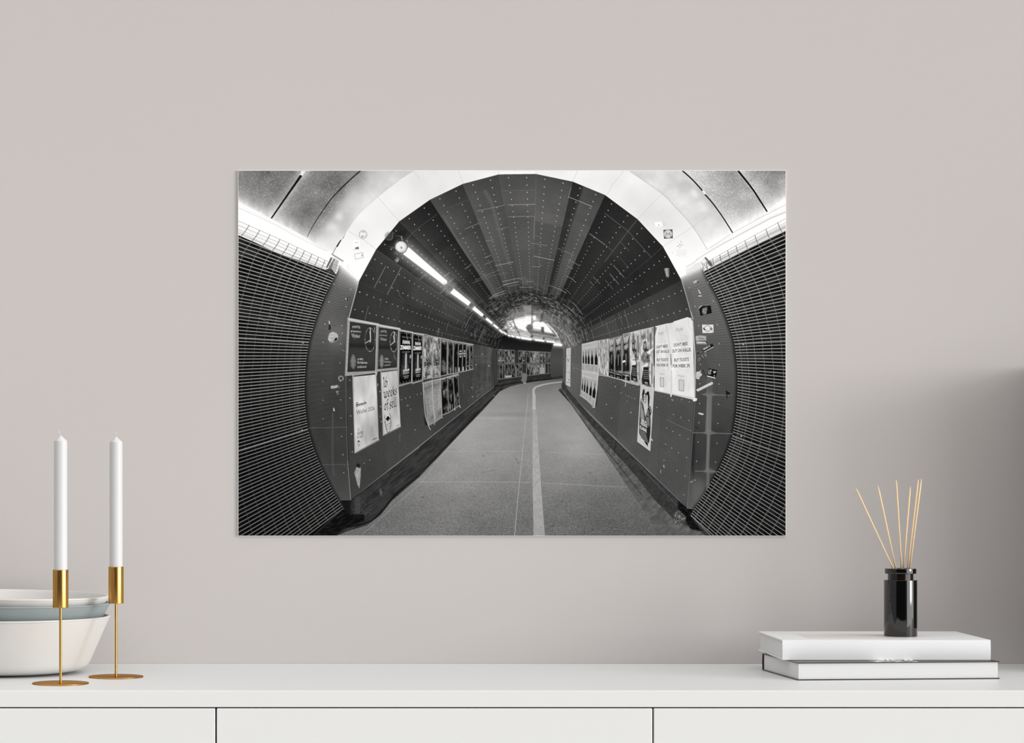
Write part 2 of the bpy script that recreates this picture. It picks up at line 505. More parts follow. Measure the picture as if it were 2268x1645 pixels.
GLYPH = {}
def glyph_mesh(txt, bold):
    key = (txt, bold)
    if key not in GLYPH:
        cu = bpy.data.curves.new('lettering', 'FONT'); cu.body = txt; cu.size = 1.0; cu.resolution_u = 3; cu.offset = bold
        o = bpy.data.objects.new('lettering', cu); COL.objects.link(o)
        dg = bpy.context.evaluated_depsgraph_get()
        me = bpy.data.meshes.new_from_object(o.evaluated_get(dg))
        vs = np.array([v.co[:2] for v in me.vertices]); fs = [list(p.vertices) for p in me.polygons]
        bpy.data.objects.remove(o); bpy.data.curves.remove(cu); bpy.data.meshes.remove(me)
        mn, mx = vs.min(0), vs.max(0)
        vs = (vs - mn) / (mx - mn)
        vs[:, 1] = 1 - vs[:, 1]
        GLYPH[key] = (vs, fs)
    return GLYPH[key]

def text(txt, quad, val, alpha=1.0, bold=0.0, arch=0.0):
    """lettering stretched over a Quad (its ink box fills the quad)"""
    vs, fs = glyph_mesh(txt, bold)
    w = np.c_[vs[:, 0], vs[:, 1] - arch * (1 - (2 * vs[:, 0] - 1) ** 2), np.ones(len(vs))] @ quad.H.T
    P = w[:, :2] / w[:, 2:]
    win = window_of(P, 2)
    x0, x1, y0, y1 = win
    if x1 <= x0 or y1 <= y0: return
    acc = np.zeros((y1 - y0, x1 - x0), np.float32)
    for f in fs:
        c, (a, b, d, e) = coverage([[tuple(P[i]) for i in f]], 1)
        if c is None: continue
        acc[d - y0:e - y0, a - x0:b - x0] += c
    blend(np.clip(acc, 0, 1), win, val, alpha)

NIB = {
 '1': [[(.02, .24), (.3, .04), (.3, .93), (.48, .99)]],
 '6': [[(.5, .04), (.16, .3), (.1, .86), (.3, 1), (.56, .86), (.56, .52), (.38, .42), (.16, .52)]],
 'w': [[(0, .4), (.13, .47), (.12, .9), (.28, 1), (.42, .9), (.42, .4)], [(.42, .9), (.58, 1), (.76, .84), (.76, .52), (.64, .37)]],
 'e': [[(.1, .5), (.1, .88), (.28, 1), (.5, .9)], [(.1, .5), (.3, .37), (.46, .52), (.14, .73)]],
 'k': [[(.12, .04), (.12, .99)], [(.12, .62), (.38, .38), (.46, .5), (.2, .67), (.52, 1)]],
 's': [[(.5, .44), (.3, .37), (.12, .5), (.2, .65), (.46, .77), (.46, .92), (.26, 1), (.04, .93)]],
 'o': [[(.1, .5), (.1, .88), (.3, 1), (.5, .86), (.5, .5), (.3, .37), (.1, .5)]],
 'f': [[(.48, .1), (.32, .0), (.19, .13), (.19, 1.12)], [(.0, .43), (.44, .43)]],
 'l': [[(.14, .0), (.14, .92), (.3, 1)]],
}
NIBW = {'1': .55, '6': .68, 'w': .92, 'e': .58, 'k': .62, 's': .6, 'o': .66, 'f': .46, 'l': .36, ' ': .3}
def blackletter(txt, quad, val, nib=0.075):
    total = sum(NIBW[c] for c in txt); x = 0.0
    for c in txt:
        for st in NIB.get(c, []):
            for (a, b) in zip(st, st[1:]):
                nx, ny = nib * 0.8, -nib * 0.62
                pts = [(a[0] - nx, a[1] - ny), (a[0] + nx, a[1] + ny), (b[0] + nx, b[1] + ny), (b[0] - nx, b[1] - ny)]
                ca = sum(pts[i][0] * pts[(i + 1) % 4][1] - pts[(i + 1) % 4][0] * pts[i][1] for i in range(4))
                if abs(ca) < 0.012:
                    t = 0.025
                    pts = [(a[0] - t, a[1] - t), (a[0] + t, a[1] + t), (b[0] + t, b[1] + t), (b[0] - t, b[1] - t)]
                fill([quad.p((x + u) / total, v) for u, v in pts], val)
        x += NIBW[c]
VP = (1179.0, 789.0)
ARCH = [(776.7, 1106.5), (766, 850), (773, 703), (794, 624), (833, 552), (884, 490), (952, 442), (1025, 407), (1104.5, 386), (1187, 385),
        (1268.5, 402), (1340, 431.5), (1412, 485), (1468.4, 545.7), (1509.5, 620.5), (1533, 703), (1539.5, 850), (1522, 1125)]
def at_depth(e, u, s):
    (ax, ay), (bx_, by_) = ARCH[e], ARCH[e + 1]
    x, y = ax + (bx_ - ax) * u, ay + (by_ - ay) * u
    return (VP[0] + (x - VP[0]) / s, VP[1] + (y - VP[1]) / s)

# ---- aluminium vault before the tunnel mouth
def strip_dist_left(X, Y):   # distance above the light strip on the left
    return ((455 + (X - 528) * 0.545) - Y) * 0.878
def strip_dist_right(X, Y):
    return ((448 + (1741 - X) * 0.585) - Y) * 0.863
speck = rng.random((GH // 2 + 1, GW // 2 + 1)).astype(np.float32)
speck = np.kron(speck, np.ones((2, 2), np.float32))[:GH, :GW]
hot = blur((speck > 0.955).astype(np.float32), 0.9)
fine = blur(rng.standard_normal((GH, GW)).astype(np.float32), 0.9); fine /= fine.std()
def at_px(a, X, Y):
    return a[np.clip(((Y - PY0) * SS).astype(int), 0, GH - 1), np.clip(((X - PX0) * SS).astype(int), 0, GW - 1)]
def speck_at(X, Y):
    return speck[np.clip(((Y - PY0) * SS).astype(int), 0, GH - 1), np.clip(((X - PX0) * SS).astype(int), 0, GW - 1)]
def vault_left(X, Y):
    d = strip_dist_left(X, Y)
    a = (X - 528) * 0.62 + (Y - 378) * -0.45      # across the panels
    n = vnoise(X * 0.8 + Y * 0.5, Y * 0.8 - X * 0.4, 30, 3, 3)
    t = (X - 528) + (Y - 378) * 0.72              # 0 at the corner, about 155 at the first seam, 300 at the second
    base = np.interp(t, [0, 60, 120, 150, 165, 215, 260, 290, 310, 350, 420], [130, 108, 116, 182, 146, 114, 128, 184, 196, 216, 208])
    base = base + 50 * (n - 0.5)
    sp = speck_at(X, Y)
    base = base + (t < 270) * (at_px(hot, X, Y) * 85 * (0.3 + vnoise(X, Y, 14, 12, 2)) + 6 * at_px(fine, X, Y))
    k = 0.95 * np.exp(-np.clip(d - 5, 0, None) / 19) * (0.75 + 0.5 * vnoise(X * 1.2, Y * 0.4, 9, 7, 2))
    k = np.clip(k, 0, 1)
    v = base + (252 - base) * k
    return np.clip(v, 0, 254)
def vault_right(X, Y):
    d = strip_dist_right(X, Y)
    t = (1741 - X) + (Y - 378) * 0.78
    base = np.interp(t, [0, 60, 105, 112, 160, 215, 232, 290, 350], [128, 150, 190, 160, 170, 200, 205, 222, 214])
    base = base + 46 * (vnoise(X * 0.7 - Y * 0.5, Y * 0.9 + X * 0.3, 26, 5, 3) - 0.5)
    sp = speck_at(X, Y)
    base = base + (t < 220) * (at_px(hot, X, Y) * 60 + 9 * at_px(fine, X, Y))
    k = np.clip(0.95 * np.exp(-np.clip(d - 6, 0, None) / 19) * (0.75 + 0.5 * vnoise(X * 1.2, Y * 0.4, 9, 7, 2)), 0, 1)
    return np.clip(base + (252 - base) * k, 0, 254)
fill([(520, 370), (1134, 370), (1134, 640), (520, 640)], vault_left)
fill([(1134, 370), (1750, 370), (1750, 640), (1134, 640)], vault_right)
for c, r_, a in (((751, 478), 9, .5), ((735, 503), 12, .45)): glow(T1((925, 440))[0] if r_ == 9 else T1((855, 530))[0], T1((925, 440))[0] if r_ == 9 else T1((870, 535))[0], r_, a)
for p, q, r_, a in ((T3((790, 225))[0], T3((800, 240))[0], 9, .55), (T3((860, 330))[0], T3((880, 360))[0], 9, .35), (T3((930, 480))[0], T3((940, 490))[0], 13, .4)): glow(p, q, r_, a)
# panel seams
line(spline(T1((1118, 30), (985, 150), (860, 280), (760, 420), (690, 530), (645, 618))), 3.0, 18, w2=1.2)
fill(T1((592, 68), (578, 70), (452, 255), (318, 452), (330, 460), (470, 262), (600, 80)), 22)
fill(T1((592, 35), (630, 35), (600, 75), (580, 68)), 235)
line(spline(T3((686, 30), (780, 115), (868, 212))), 3.0, 16); fill(T3((862, 210), (880, 206), (902, 242), (886, 250)), 240)
line(spline(T3((890, 245), (960, 325), (1050, 450), (1132, 580))), 3.0, 22, w2=2.6)
line(spline(T3((1185, 35), (1300, 180), (1380, 300), (1438, 392))), 4.2, 14, w2=3.2)

# ---- white ring around the tunnel mouth
ring_out_l = T1((1600, 30), (1450, 125), (1270, 265), (1100, 420), (1005, 555), (960, 640), (905, 705), (865, 780))
ring_out_r = T3((225, 40), (330, 110), (505, 235), (640, 370), (780, 530), (920, 748), (960, 800))
ring_l = spline(ring_out_l) + T1((960, 830), (1000, 850), (1100, 1020)) + [(833, 552), (884, 490), (952, 442), (1025, 407), (1104.5, 386), (1145, 385), (1145, 377), (960, 377)]
def ring_tone(X, Y):
    v = 238 + 8 * (vnoise(X, Y, 40, 31, 2) - .5) * 2
    lo = np.clip((Y - 500) / 90, 0, 1)
    v = v + (253 - v) * lo
    return v - 10 * np.clip(1 - np.hypot(X - 960, Y - 400) / 120, 0, 1)
fill(ring_l, ring_tone)
ring_r = [(1145, 377), (1145, 385), (1187, 385), (1268.5, 402), (1340, 431.5), (1412, 485), (1468.4, 545.7), (1509.5, 620.5)] + T3((790, 860), (960, 800)) + spline(ring_out_r)[::-1][6:] + [(1390, 377)]
fill(ring_r, lambda X, Y: ring_tone(X, Y) - 12 * np.exp(-((X - 1440) / 60) ** 2 - ((Y - 470) / 50) ** 2))
fill(T2((700, 35), (1035, 35), (1032, 60), (703, 66)), 244)
line(spline(ring_out_l[1:5]), 0.9, 196, .8); line(spline(ring_out_r), 1.0, 170, .85, w2=1.2)
fill(T1((965, 632), (985, 585), (945, 655), (925, 690), (912, 712), (900, 704), (915, 680), (935, 650)), 26)
line(T1((905, 705), (865, 778)), 1.3, 80)
for seam in (T1((1100, 78), (1270, 265), (1460, 480)), T1((1010, 570), (1140, 640), (1255, 730)), T1((1590, 35), (1645, 110)), T2((345, 35), (385, 148)), T2((699, 35), (704, 65)),
             T2((1032, 35), (1032, 60)), T2((1402, 35), (1358, 128)), T3((165, 40), (70, 150), (20, 245)), T3((290, 462), (505, 240), (545, 200)), T3((515, 705), (780, 530), (905, 440))):
    line(seam, 0.8, 190, .75)
for p in ((220, 130), (358, 233), (518, 375), (122, 265), (262, 368), (388, 480), (602, 760)): dot(T3(p)[0], 1.0, 200 if p[0] > 500 else 255)

# ---- tunnel lining, one strip per facet of the arch
ax0, ax1, ay0, ay1 = window_of(ARCH, 2)
AX, AY = np.meshgrid(XX[ax0:ax1], YY[ay0:ay1])
EI = np.full(AX.shape, -1, np.int8); UU = np.zeros_like(AX); SD = np.ones_like(AX)
dx, dy = AX - VP[0], AY - VP[1]
ring = ARCH + [ARCH[0]]
for e in range(len(ARCH)):
    (px_, py_), (qx_, qy_) = ring[e], ring[e + 1]
    ex, ey = qx_ - px_, qy_ - py_
    den = dx * ey - dy * ex
    with np.errstate(divide='ignore', invalid='ignore'):
        t = ((px_ - VP[0]) * ey - (py_ - VP[1]) * ex) / den
        u = ((px_ - VP[0]) * dy - (py_ - VP[1]) * dx) / den
    m = (t > 0) & (u >= 0) & (u < 1)
    EI[m] = e; UU[m] = u[m]; SD[m] = t[m]
SD = np.clip(SD, 0.5, 40)
TONE = {0: (62, 56), 1: (56, 54), 2: (58, 55), 3: (56, 64), 4: (44, 46), 5: (62, 34), 6: (82, 60), 7: (82, 72), 8: (82, 88), 9: (88, 84), 10: (48, 82), 11: (38, 50), 12: (48, 40), 13: (40, 46), 14: (62, 70), 15: (76, 78), 16: (78, 76), 17: (110, 110)}
base = np.zeros_like(AX)
for e, (a, b) in TONE.items():
    m = EI == e
    u = UU[m]
    if e in (10,): w = np.clip((u - .28) / .1, 0, 1)
    elif e in (6,): w = np.clip((u - .2) / .7, 0, 1)
    elif e in (5,): w = u ** 0.8
    else: w = u
    base[m] = a + (b - a) * w
s = SD
cloud = vnoise(AX * 1.0, AY * 1.0, 55, 21, 3)
base = base * (1 + 0.22 * (cloud - 0.5))
# panel-to-panel change along the tunnel
pn = np.random.default_rng(5).random((18, 64))
pi = np.clip(((np.log(s + 1e-6)) / np.log(1.35)).astype(int), 0, 63)
base *= 1 + 0.16 * (pn[EI, pi] - 0.5) * (s > 1.25)
base = np.where((EI >= 2) & (EI <= 14), base * np.interp(s, [1, 1.15, 1.5, 2.2, 3.0, 3.4], [.86, 1.0, 1.0, .95, .74, .7]), base)
# scratched, dirty far part of the vault
far = np.clip((s - 2.25 - 0.5 * vnoise(AX, AY, 14, 43, 2)) / 0.45, 0, 1) * ((EI >= 2) & (EI <= 14))
mess = vnoise((EI * 1.0 + UU) * 5.2, np.log(s) * 44, 1.0, 41, 3)
streak = vnoise((EI * 1.0 + UU) * 1.2, np.log(s) * 90, 1.0, 47, 2)
dirty = 30 + 150 * np.clip(mess - 0.42, 0, 1) + 90 * np.clip(streak - .5, 0, 1)
right_far = np.clip((AX - 1200) / 60, 0, 1) * np.clip((s - 2.8) / 1.2, 0, 1)
dirty = 34 + (dirty - 34) * np.where(EI < 5, .4, np.where(EI > 12, .7, 1.0))
dirty = dirty + right_far * 58 * (0.4 + streak) + 16 * np.clip((s - 2.9) / 1.2, 0, 1) * (EI >= 4)
base = base * (1 - far) + dirty * far
up = np.clip((s - 3.4) / 1.7, 0, 1) * np.exp(-((AX - 1172) / 52) ** 2) * ((EI >= 5) & (EI <= 12))
strip_ = np.random.default_rng(9).random(18)[EI]
base = base + up * (80 + 60 * strip_ + 90 * (streak - .4))
wl = (EI <= 1)
base = np.where(wl, base + np.clip((s - 2.0) / 2.5, 0, 1) * (18 + 26 * (vnoise(AX, AY * 0.1, 4, 51, 2) - .5) + 18 * (vnoise(AX, AY, 12, 52, 2) - .5)), base)
wr = (EI == 15) | (EI == 16)
base = np.where(wr, base + np.clip((s - 1.6) / 3, 0, 1) * 14 + np.clip((s - 3.6) / 2, 0, 1) * 22 * (vnoise(AX, AY * .12, 3.5, 53, 2) - .4), base)
base = base + 3.5 * (vnoise(AX, AY, 1.6, 61) - .5) * 2
cov, win = coverage([ARCH])
x0, x1, y0, y1 = win
bx0, by0 = x0 - ax0, y0 - ay0
blend(cov, win, base[by0:by0 + (y1 - y0), bx0:bx0 + (x1 - x0)])
# smears and reflections on single facets
def smear(pts, w, dv, w2=None, soft=4): line(spline(pts), w, dv, .5, w2, soft)
line(spline(T2((580, 220), (640, 330), (680, 480), (720, 620), (760, 760), (790, 860))), 8, 112, .45, w2=4, soft=3)
line(spline(T2((210, 430), (330, 640), (420, 780), (540, 940), (600, 960))), 4, 104, .55, w2=3, soft=1.5)
line(T2((1318, 270), (1345, 180)), 1.0, 150, .7)
line(T2((1020, 440), (1014, 640)), 1.2, 140, .7); line(T2((1032, 62), (1022, 430)), .7, 120, .6)
line(T2((700, 65), (750, 335)), .8, 112, .6); line(T2((382, 150), (432, 262)), .8, 110, .6)
fill(T2((1345, 410), (1450, 440), (1330, 720), (1280, 720)), 74, .35, 2)
fill(T2((820, 735), (1010, 735), (1010, 990), (880, 990)), 74, .3, 1)
fill(T2((900, 985), (935, 960), (970, 1010), (960, 1050), (915, 1050)), 92, .7, .6)
fill(T2((0, 1040), (60, 1045), (125, 1090), (60, 1210), (0, 1260)), 66, .6, 1.5)
fill(T1((1645, 1040), (1590, 1080), (1560, 1150), (1645, 1230)), 70, .55, 1)
line(T3((290, 462), (205, 570), (135, 662), (0, 840)), 1.0, 120, .7)
line(T3((515, 705), (410, 800), (170, 1000)), .9, 92, .8, w2=.4)
line(T3((410, 800), (205, 570), (0, 410)), .9, 118, .8)
line(T1((1100, 1020), (1350, 1130), (1645, 1258)), .8, 84, .6); line(T1((1255, 730), (1480, 890), (1570, 948), (1610, 905)), .8, 92, .6)
line(T1((1460, 480), (1580, 590), (1645, 655)), .7, 78, .7)
line(T1((1520, 655), (1580, 585), (1645, 530)), .9, 110, .7)
# faint joints between lining sheets, bright where the tubes catch them
for v, w, *pts in [
 (150, 1, (510, 390), (750, 338)), (96, .8, (435, 275), (560, 250)), (98, .8, (250, 365), (430, 290)), (172, 1, (785, 335), (1025, 330)), (150, 1, (785, 440), (1020, 437)), (112, .9, (735, 210), (1028, 205)),
 (150, 1, (400, 550), (520, 500)), (130, .9, (680, 553), (785, 535)), (150, .9, (585, 658), (655, 643)), (160, 1, (575, 805), (632, 783)), (150, .9, (575, 865), (650, 832)), (172, 1, (670, 877), (830, 843)),
 (150, .9, (400, 905), (455, 865)), (125, .9, (490, 1010), (600, 955), (700, 913)), (112, .9, (470, 1030), (640, 965), (780, 937)), (175, .9, (730, 1018), (870, 988), (900, 990)), (195, 1, (740, 1047), (872, 1018)),
 (150, .8, (785, 1060), (878, 1042)), (150, .9, (885, 1068), (1010, 1067)), (150, .9, (950, 1015), (1010, 1015)), (190, .9, (612, 1170), (650, 1140), (757, 1097)), (170, .9, (630, 1172), (660, 1150), (768, 1117)),
 (120, .8, (1020, 608), (1070, 615)), (150, .9, (985, 675), (1130, 697)), (180, 1, (1015, 790), (1190, 827)), (150, .9, (1000, 882), (1060, 888), (1078, 868)), (190, 1, (1322, 265), (1530, 350)), (140, .9, (1222, 720), (1370, 783)),
 (150, .9, (1315, 825), (1385, 855), (1415, 877)), (160, .9, (1320, 885), (1360, 902)), (165, .9, (1300, 968), (1350, 990), (1385, 1025)), (150, .9, (1148, 1048), (1240, 1085), (1300, 1118)), (130, .8, (1282, 1080), (1310, 1098), (1340, 1130)),
 (170, 1, (1510, 592), (1645, 690)), (110, .7, (1475, 675), (1485, 683)), (150, .9, (1540, 975), (1600, 1035)), (130, .9, (1512, 1015), (1535, 1040)), (90, .8, (0, 530), (150, 420)), (150, .9, (0, 1000), (50, 950)),
 (170, .9, (218, 975), (262, 937)), (150, .9, (262, 1025), (300, 985)), (140, .8, (285, 1067), (325, 1030)), (120, .7, (340, 1090), (370, 1060)), (150, .9, (178, 1122), (235, 1070)), (110, .8, (230, 1140), (270, 1100)),
 (140, .7, (400, 1270), (450, 1215)), (140, .7, (440, 1300), (500, 1230)), (110, .7, (325, 1390), (345, 1350)), (150, .8, (400, 1425), (430, 1360), (470, 1300)), (120, .7, (235, 1450), (255, 1375)), (100, .7, (75, 1335), (100, 1270)),
 (110, .7, (210, 1215), (228, 1260)), (170, .8, (1270, 1215), (1330, 1255), (1400, 1330)), (150, .7, (1315, 1245), (1440, 1340)), (160, .8, (1365, 1205), (1445, 1310)), (150, .7, (1190, 1262), (1260, 1310), (1330, 1390)),
 (140, .7, (1310, 1285), (1400, 1390)), (130, .8, (1415, 1330), (1465, 1410)), (150, .8, (1430, 1440), (1455, 1510)), (150, .8, (1465, 1440), (1490, 1545)), (120, .7, (1600, 1335), (1630, 1415)), (110, .7, (1515, 1350), (1530, 1420))]:
    line(T2(*pts), w, v, .8)
for v, w, *pts in [(150, 1, (1240, 1070), (1340, 880)), (152, 1, (1355, 1130), (1478, 893)), (125, .9, (1157, 1355), (1187, 1235)), (105, .9, (1455, 1100), (1470, 1150), (1500, 1178)), (80, 1.4, (1290, 1245), (1305, 1185))]:
    line(T1(*pts), w, v, .8)
for v, w, *pts in [(100, .8, (0, 690), (65, 740)), (110, .8, (135, 665), (215, 745)), (90, .8, (130, 800), (210, 895)), (155, 1, (75, 872), (170, 980)), (155, 1, (45, 950), (122, 1040)), (120, .9, (0, 1000), (70, 1083)),
                   (120, .9, (120, 1295), (155, 1400)), (130, .9, (172, 1270), (215, 1430)), (120, .9, (195, 1170), (228, 1240)), (90, .9, (615, 1280), (635, 1350)), (120, .8, (10, 1380), (45, 1500))]:
    line(T3(*pts), w, v, .8)
# rivets
for e in range(2, 15):
    for u, off in ((.25, 1.020), (.75, 1.020)):
        for k in range(70):
            sd = off + 0.0446 * k + 0.0006 * k * k
            if sd > 4.2: break
            x, y = at_depth(e, u, sd)
            if e in (2, 3, 4) and k % 1: continue
            r_ = max(0.42, 1.05 / sd ** 0.8)
            dot((x, y), r_, 205 if e in (7, 8, 9, 10) else 190, min(1, 1.25 / sd ** .6))
for p in ((1022, 248), (1022, 408), (1030, 566), (1037, 726), (1044, 884), (1290, 348), (1296, 484), (1300, 615), (1200, 955), (1150, 985)): dot(T4(p)[0], .9, 165)
for p in ((595, 420), (680, 420), (750, 440), (608, 552), (675, 577), (745, 605), (548, 672), (602, 702), (665, 737), (738, 770), (538, 815), (592, 850), (653, 892), (725, 935), (525, 960), (640, 1050), (710, 1100), (460, 490), (700, 1265)): dot(T6(p)[0], .9, 180)
for i in range(26): dot((1242 + 90 + i * 7.0, 838 + i * 1.9 + 4 * (i % 2)), .6, 130)

# concentric joints and scratches that catch the light deep in the vault
r_ = np.random.default_rng(77)
for k in range(240):
    sd = 2.4 + 5.2 * r_.random() ** 1.3
    right = r_.random() < .62
    e0 = (9.2 + 5.6 * r_.random()) if right else (2.2 + 6.0 * r_.random())
    if sd > 5.2 and not right and e0 < 4: continue
    ln = .25 + 1.3 * r_.random() ** 2
    pts = []
    for t in np.linspace(e0, min(e0 + ln, 14.98), 5):
        e = int(t); pts.append(at_depth(e, t - e, sd))
    line(pts, .55, 90 + 90 * r_.random(), .28 + .3 * r_.random(), soft=.4)
for k in range(70):
    sd = 2.5 + 2.6 * r_.random(); t = 5 + 7 * r_.random(); e = int(t); p = at_depth(e, t - e, sd)
    q = [(p[0] + 7 * r_.normal() / sd, p[1] + 6 * r_.normal() / sd) for _ in range(4)]
    if k % 2: line(spline([p] + q[:2]), .8, 20 if k % 3 else 110, .45)
    else: fill([p] + q[:2], 24 if k % 4 else 92, .4, .6)
# ---- facet reflections in the far vault, and the bend
fill(PD((380, 400), (240, 420), (330, 330), (362, 250), (470, 222), (680, 150), (880, 150), (1000, 255), (1110, 300), (1215, 420), (1300, 560), (1250, 590), (1215, 628), (1060, 600), (850, 572), (590, 530), (470, 505), (360, 480)),
     lambda X, Y: 142 + 90 * (vnoise(X, Y * 3.2, 7, 71, 2) - .5) + 40 * np.exp(-((X - 1165) / 40) ** 2), 1, .8)
def white(*pts, v=252, a=1, soft=.7): fill(PD(*pts), lambda X, Y: v + 0 * X - 45 * np.clip(vnoise(X * 1.2, Y * 3.5, 5, 77, 2) - .52, 0, 1), a, soft)
white((468, 232), (560, 205), (690, 190), (700, 165), (796, 165), (800, 300), (740, 320), (690, 370), (735, 440), (660, 425), (560, 385), (500, 330))
white((820, 165), (880, 150), (882, 215), (860, 240), (822, 215)); white((820, 300), (860, 262), (1000, 265), (1080, 320), (1180, 455), (1030, 432), (990, 400), (980, 415), (830, 385))
white((676, 150), (800, 140), (812, 205), (690, 215), v=246, soft=1.2); white((480, 205), (680, 160), (690, 200), (500, 250), v=225, a=.8, soft=1.2); white((600, 470), (760, 500), (770, 540), (600, 505), v=190, a=.5); white((1035, 400), (1170, 450), (1185, 480), (1035, 445), v=248)
white((395, 260), (450, 242), (448, 258), (400, 275)); white((360, 300), (395, 285), (395, 300), (365, 318)); white((385, 335), (420, 318), (420, 340), (390, 350)); white((320, 375), (350, 362), (352, 375), (325, 392))
white((425, 285), (470, 290), (490, 345), (460, 355)); white((400, 400), (440, 370), (450, 385), (415, 410)); white((440, 430), (490, 408), (495, 425), (450, 440)); white((360, 420), (400, 430), (380, 440)); white((365, 255), (385, 258), (365, 275))
fill(PD((735, 315), (812, 322), (822, 370), (820, 420), (960, 450), (1240, 505), (1235, 545), (960, 490), (825, 478), (800, 520), (770, 470), (735, 445), (700, 370)), 74, .7, 1.2)
fill(PD((975, 360), (1025, 362), (1030, 480), (975, 450)), 70, .85, .8)
fill(PD((560, 420), (730, 450), (780, 500), (600, 490)), lambda X, Y: 120 + 90 * (np.sin((X * .8 + Y * .6) * 1.6) > 0), .6, .7)
fill(PD((800, 545), (825, 480), (1240, 545), (1220, 610), (1040, 590)), lambda X, Y: 90 + 80 * vnoise(X * .3, Y * 3, 4, 78, 2), .7, 1)
line(PD((580, 480), (780, 540)), 1.6, 215, .6); line(PD((830, 540), (1010, 580)), 1.6, 200, .6); line(PD((1030, 570), (1200, 600)), 1.2, 190, .6)
fill(PD((800, 510), (840, 520), (810, 560), (770, 545)), 45, .8, .7); fill(PD((1010, 550), (1045, 550), (1030, 600), (1000, 590)), 50, .8, .7)
line(spline(PD((470, 225), (500, 330), (545, 420), (590, 520))), 1.6, 60, .7, soft=1); line(spline(PD((800, 0), (808, 160), (802, 300))), 2.6, 70, .45, soft=1.2)
line(spline(PD((965, 265), (990, 180), (1010, 100))), 3.0, 50, .6, soft=1.2)
line(spline(PD((1085, 300), (1150, 370), (1220, 440), (1290, 550), (1335, 650))), 2.2, 240, .9, w2=1.4)
def stripes(seed, v): return lambda X, Y: v + 70 * (vnoise(X * .25, Y * 2.2, 2.2, seed, 2) - .5)
fill(PD((375, 235), (480, 182), (530, 205), (400, 250)), stripes(501, 112), .6, 1); fill(PD((470, 130), (640, 70), (672, 165), (525, 208)), stripes(502, 138), .65, 1)
fill(PD((640, -20), (800, -30), (796, 165), (672, 165)), stripes(503, 160), .7, 1.2); fill(PD((830, 60), (960, 90), (960, 240), (890, 215), (880, 150), (830, 140)), stripes(504, 136), .6, 1.2); fill(PD((1010, 110), (1140, 190), (1200, 400), (1100, 300), (1000, 250)), stripes(505, 110), .5, 1.5)
for k in range(7): line(spline(PD((390 + 10 * k, 215 - 18 * k), (640, 120 - 19 * k), (815, 105 - 17 * k), (1000, 150 - 16 * k), (1140, 190 - 22 * k))), .6, 150, .28)
# dark wall above the far posters, far wall, end panel
fill(PD((60, 560), (240, 560), (330, 500), (500, 552), (800, 598), (1225, 640), (1200, 720), (1150, 830), (200, 775), (90, 760), (30, 660)), lambda X, Y: 24 + 10 * np.clip((Y - 757) / 18, -.6, 1), 1, .7)
fill(PD((90, 745), (195, 765), (1155, 820), (1160, 1290), (700, 1340), (400, 1400), (190, 1420), (120, 1480)), lambda X, Y: 44 + 10 * (vnoise(X, Y, 9, 81, 2) - .5) - 14 * np.clip((Y - 840) / 10, 0, 1), 1, .5)
fill(PD((80, 740), (185, 765), (195, 1390), (60, 1500)), lambda X, Y: 58 + 18 * (vnoise(X, Y * .1, 3, 82, 2) - .5), .9, .8)
fill(PD((1150, 830), (1165, 760), (1210, 660), (1290, 560), (1375, 700), (1370, 1255), (1155, 1285)), lambda X, Y: np.interp(Y, [762, 775, 800, 832], [88, 66, 74, 62]), 1, .5)
fill(PD((1205, 660), (1250, 600), (1300, 560), (1350, 690), (1345, 705), (1290, 700)), lambda X, Y: np.interp(Y, [750, 758, 763], [120, 190, 252]), 1, .7)
fill(PD((1150, 1282), (1370, 1252), (1370, 1300), (1150, 1320)), 14)

# ---- floor
floor_poly = T4((880, 1640), (1000, 1590), (1180, 1535), (1290, 1450), (1400, 1315), (1645, 1105)) + T5((220, 872), (380, 700), (560, 515), (730, 325)) + PD((220, 1540), (400, 1450), (560, 1408), (690, 1385), (900, 1352), (1375, 1298), (1360, 1380), (1290, 1490)) + \
             T5((1228, 335), (1340, 460), (1500, 690), (1645, 890)) + T6((0, 893), (200, 1195), (380, 1460), (480, 1640))
# kerbs and gutters first
left_base = [(776.7, 1106.5)] + T4((1645, 845)) + T5((350, 555), (560, 390), (690, 290)) + PD((190, 1385), (350, 1338), (700, 1310), (1160, 1285), (1375, 1250), (1375, 1300), (900, 1352), (690, 1387), (560, 1410), (400, 1452), (220, 1542)) + \
            T5((730, 330), (560, 520), (380, 705), (220, 880), (0, 1105)) + T4((1645, 1110), (1400, 1320), (1290, 1455), (1180, 1540), (1000, 1595), (700, 1640), (960, 1390))
fill(left_base, lambda X, Y: 50 + 36 * (vnoise((X * .76 - Y * .65) * .25, X * .65 + Y * .76, 4, 91, 3) - .5))
line(spline(T5((0, 842), (350, 560), (560, 395), (690, 292))), 1.6, 16, .9); line(T4((1035, 1310), (1645, 848)), 1.6, 20, .9)
line(spline(T5((0, 930), (250, 730), (560, 440), (720, 300))), .9, 66, .5); line(spline(T4((1280, 1215), (1645, 930))), .9, 66, .5)
line(spline(T4((960, 1560), (1180, 1510), (1300, 1420), (1420, 1275), (1645, 1080)) + T5((170, 900), (370, 690), (580, 470), (735, 318))), 3.6, 15, .85, w2=1.4, soft=1)
line(spline(T4((1100, 1460), (1250, 1330), (1645, 1010)) + T5((200, 800), (420, 590), (700, 320))), 2.2, 76, .55, w2=1, soft=.8)
line(spline(PD((180, 1440), (400, 1395), (700, 1350), (1160, 1310))), 3.0, 20, .7, soft=1)
fill(T4((940, 1315), (1030, 1310), (1115, 1275), (1115, 1430), (1060, 1450), (970, 1400)), lambda X, Y: 22 + 34 * np.clip((X - 772) / 16, 0, 1), 1, 1)
fill(T4((1070, 1290), (1115, 1275), (1110, 1440), (1075, 1435)), 66, .8, .8)
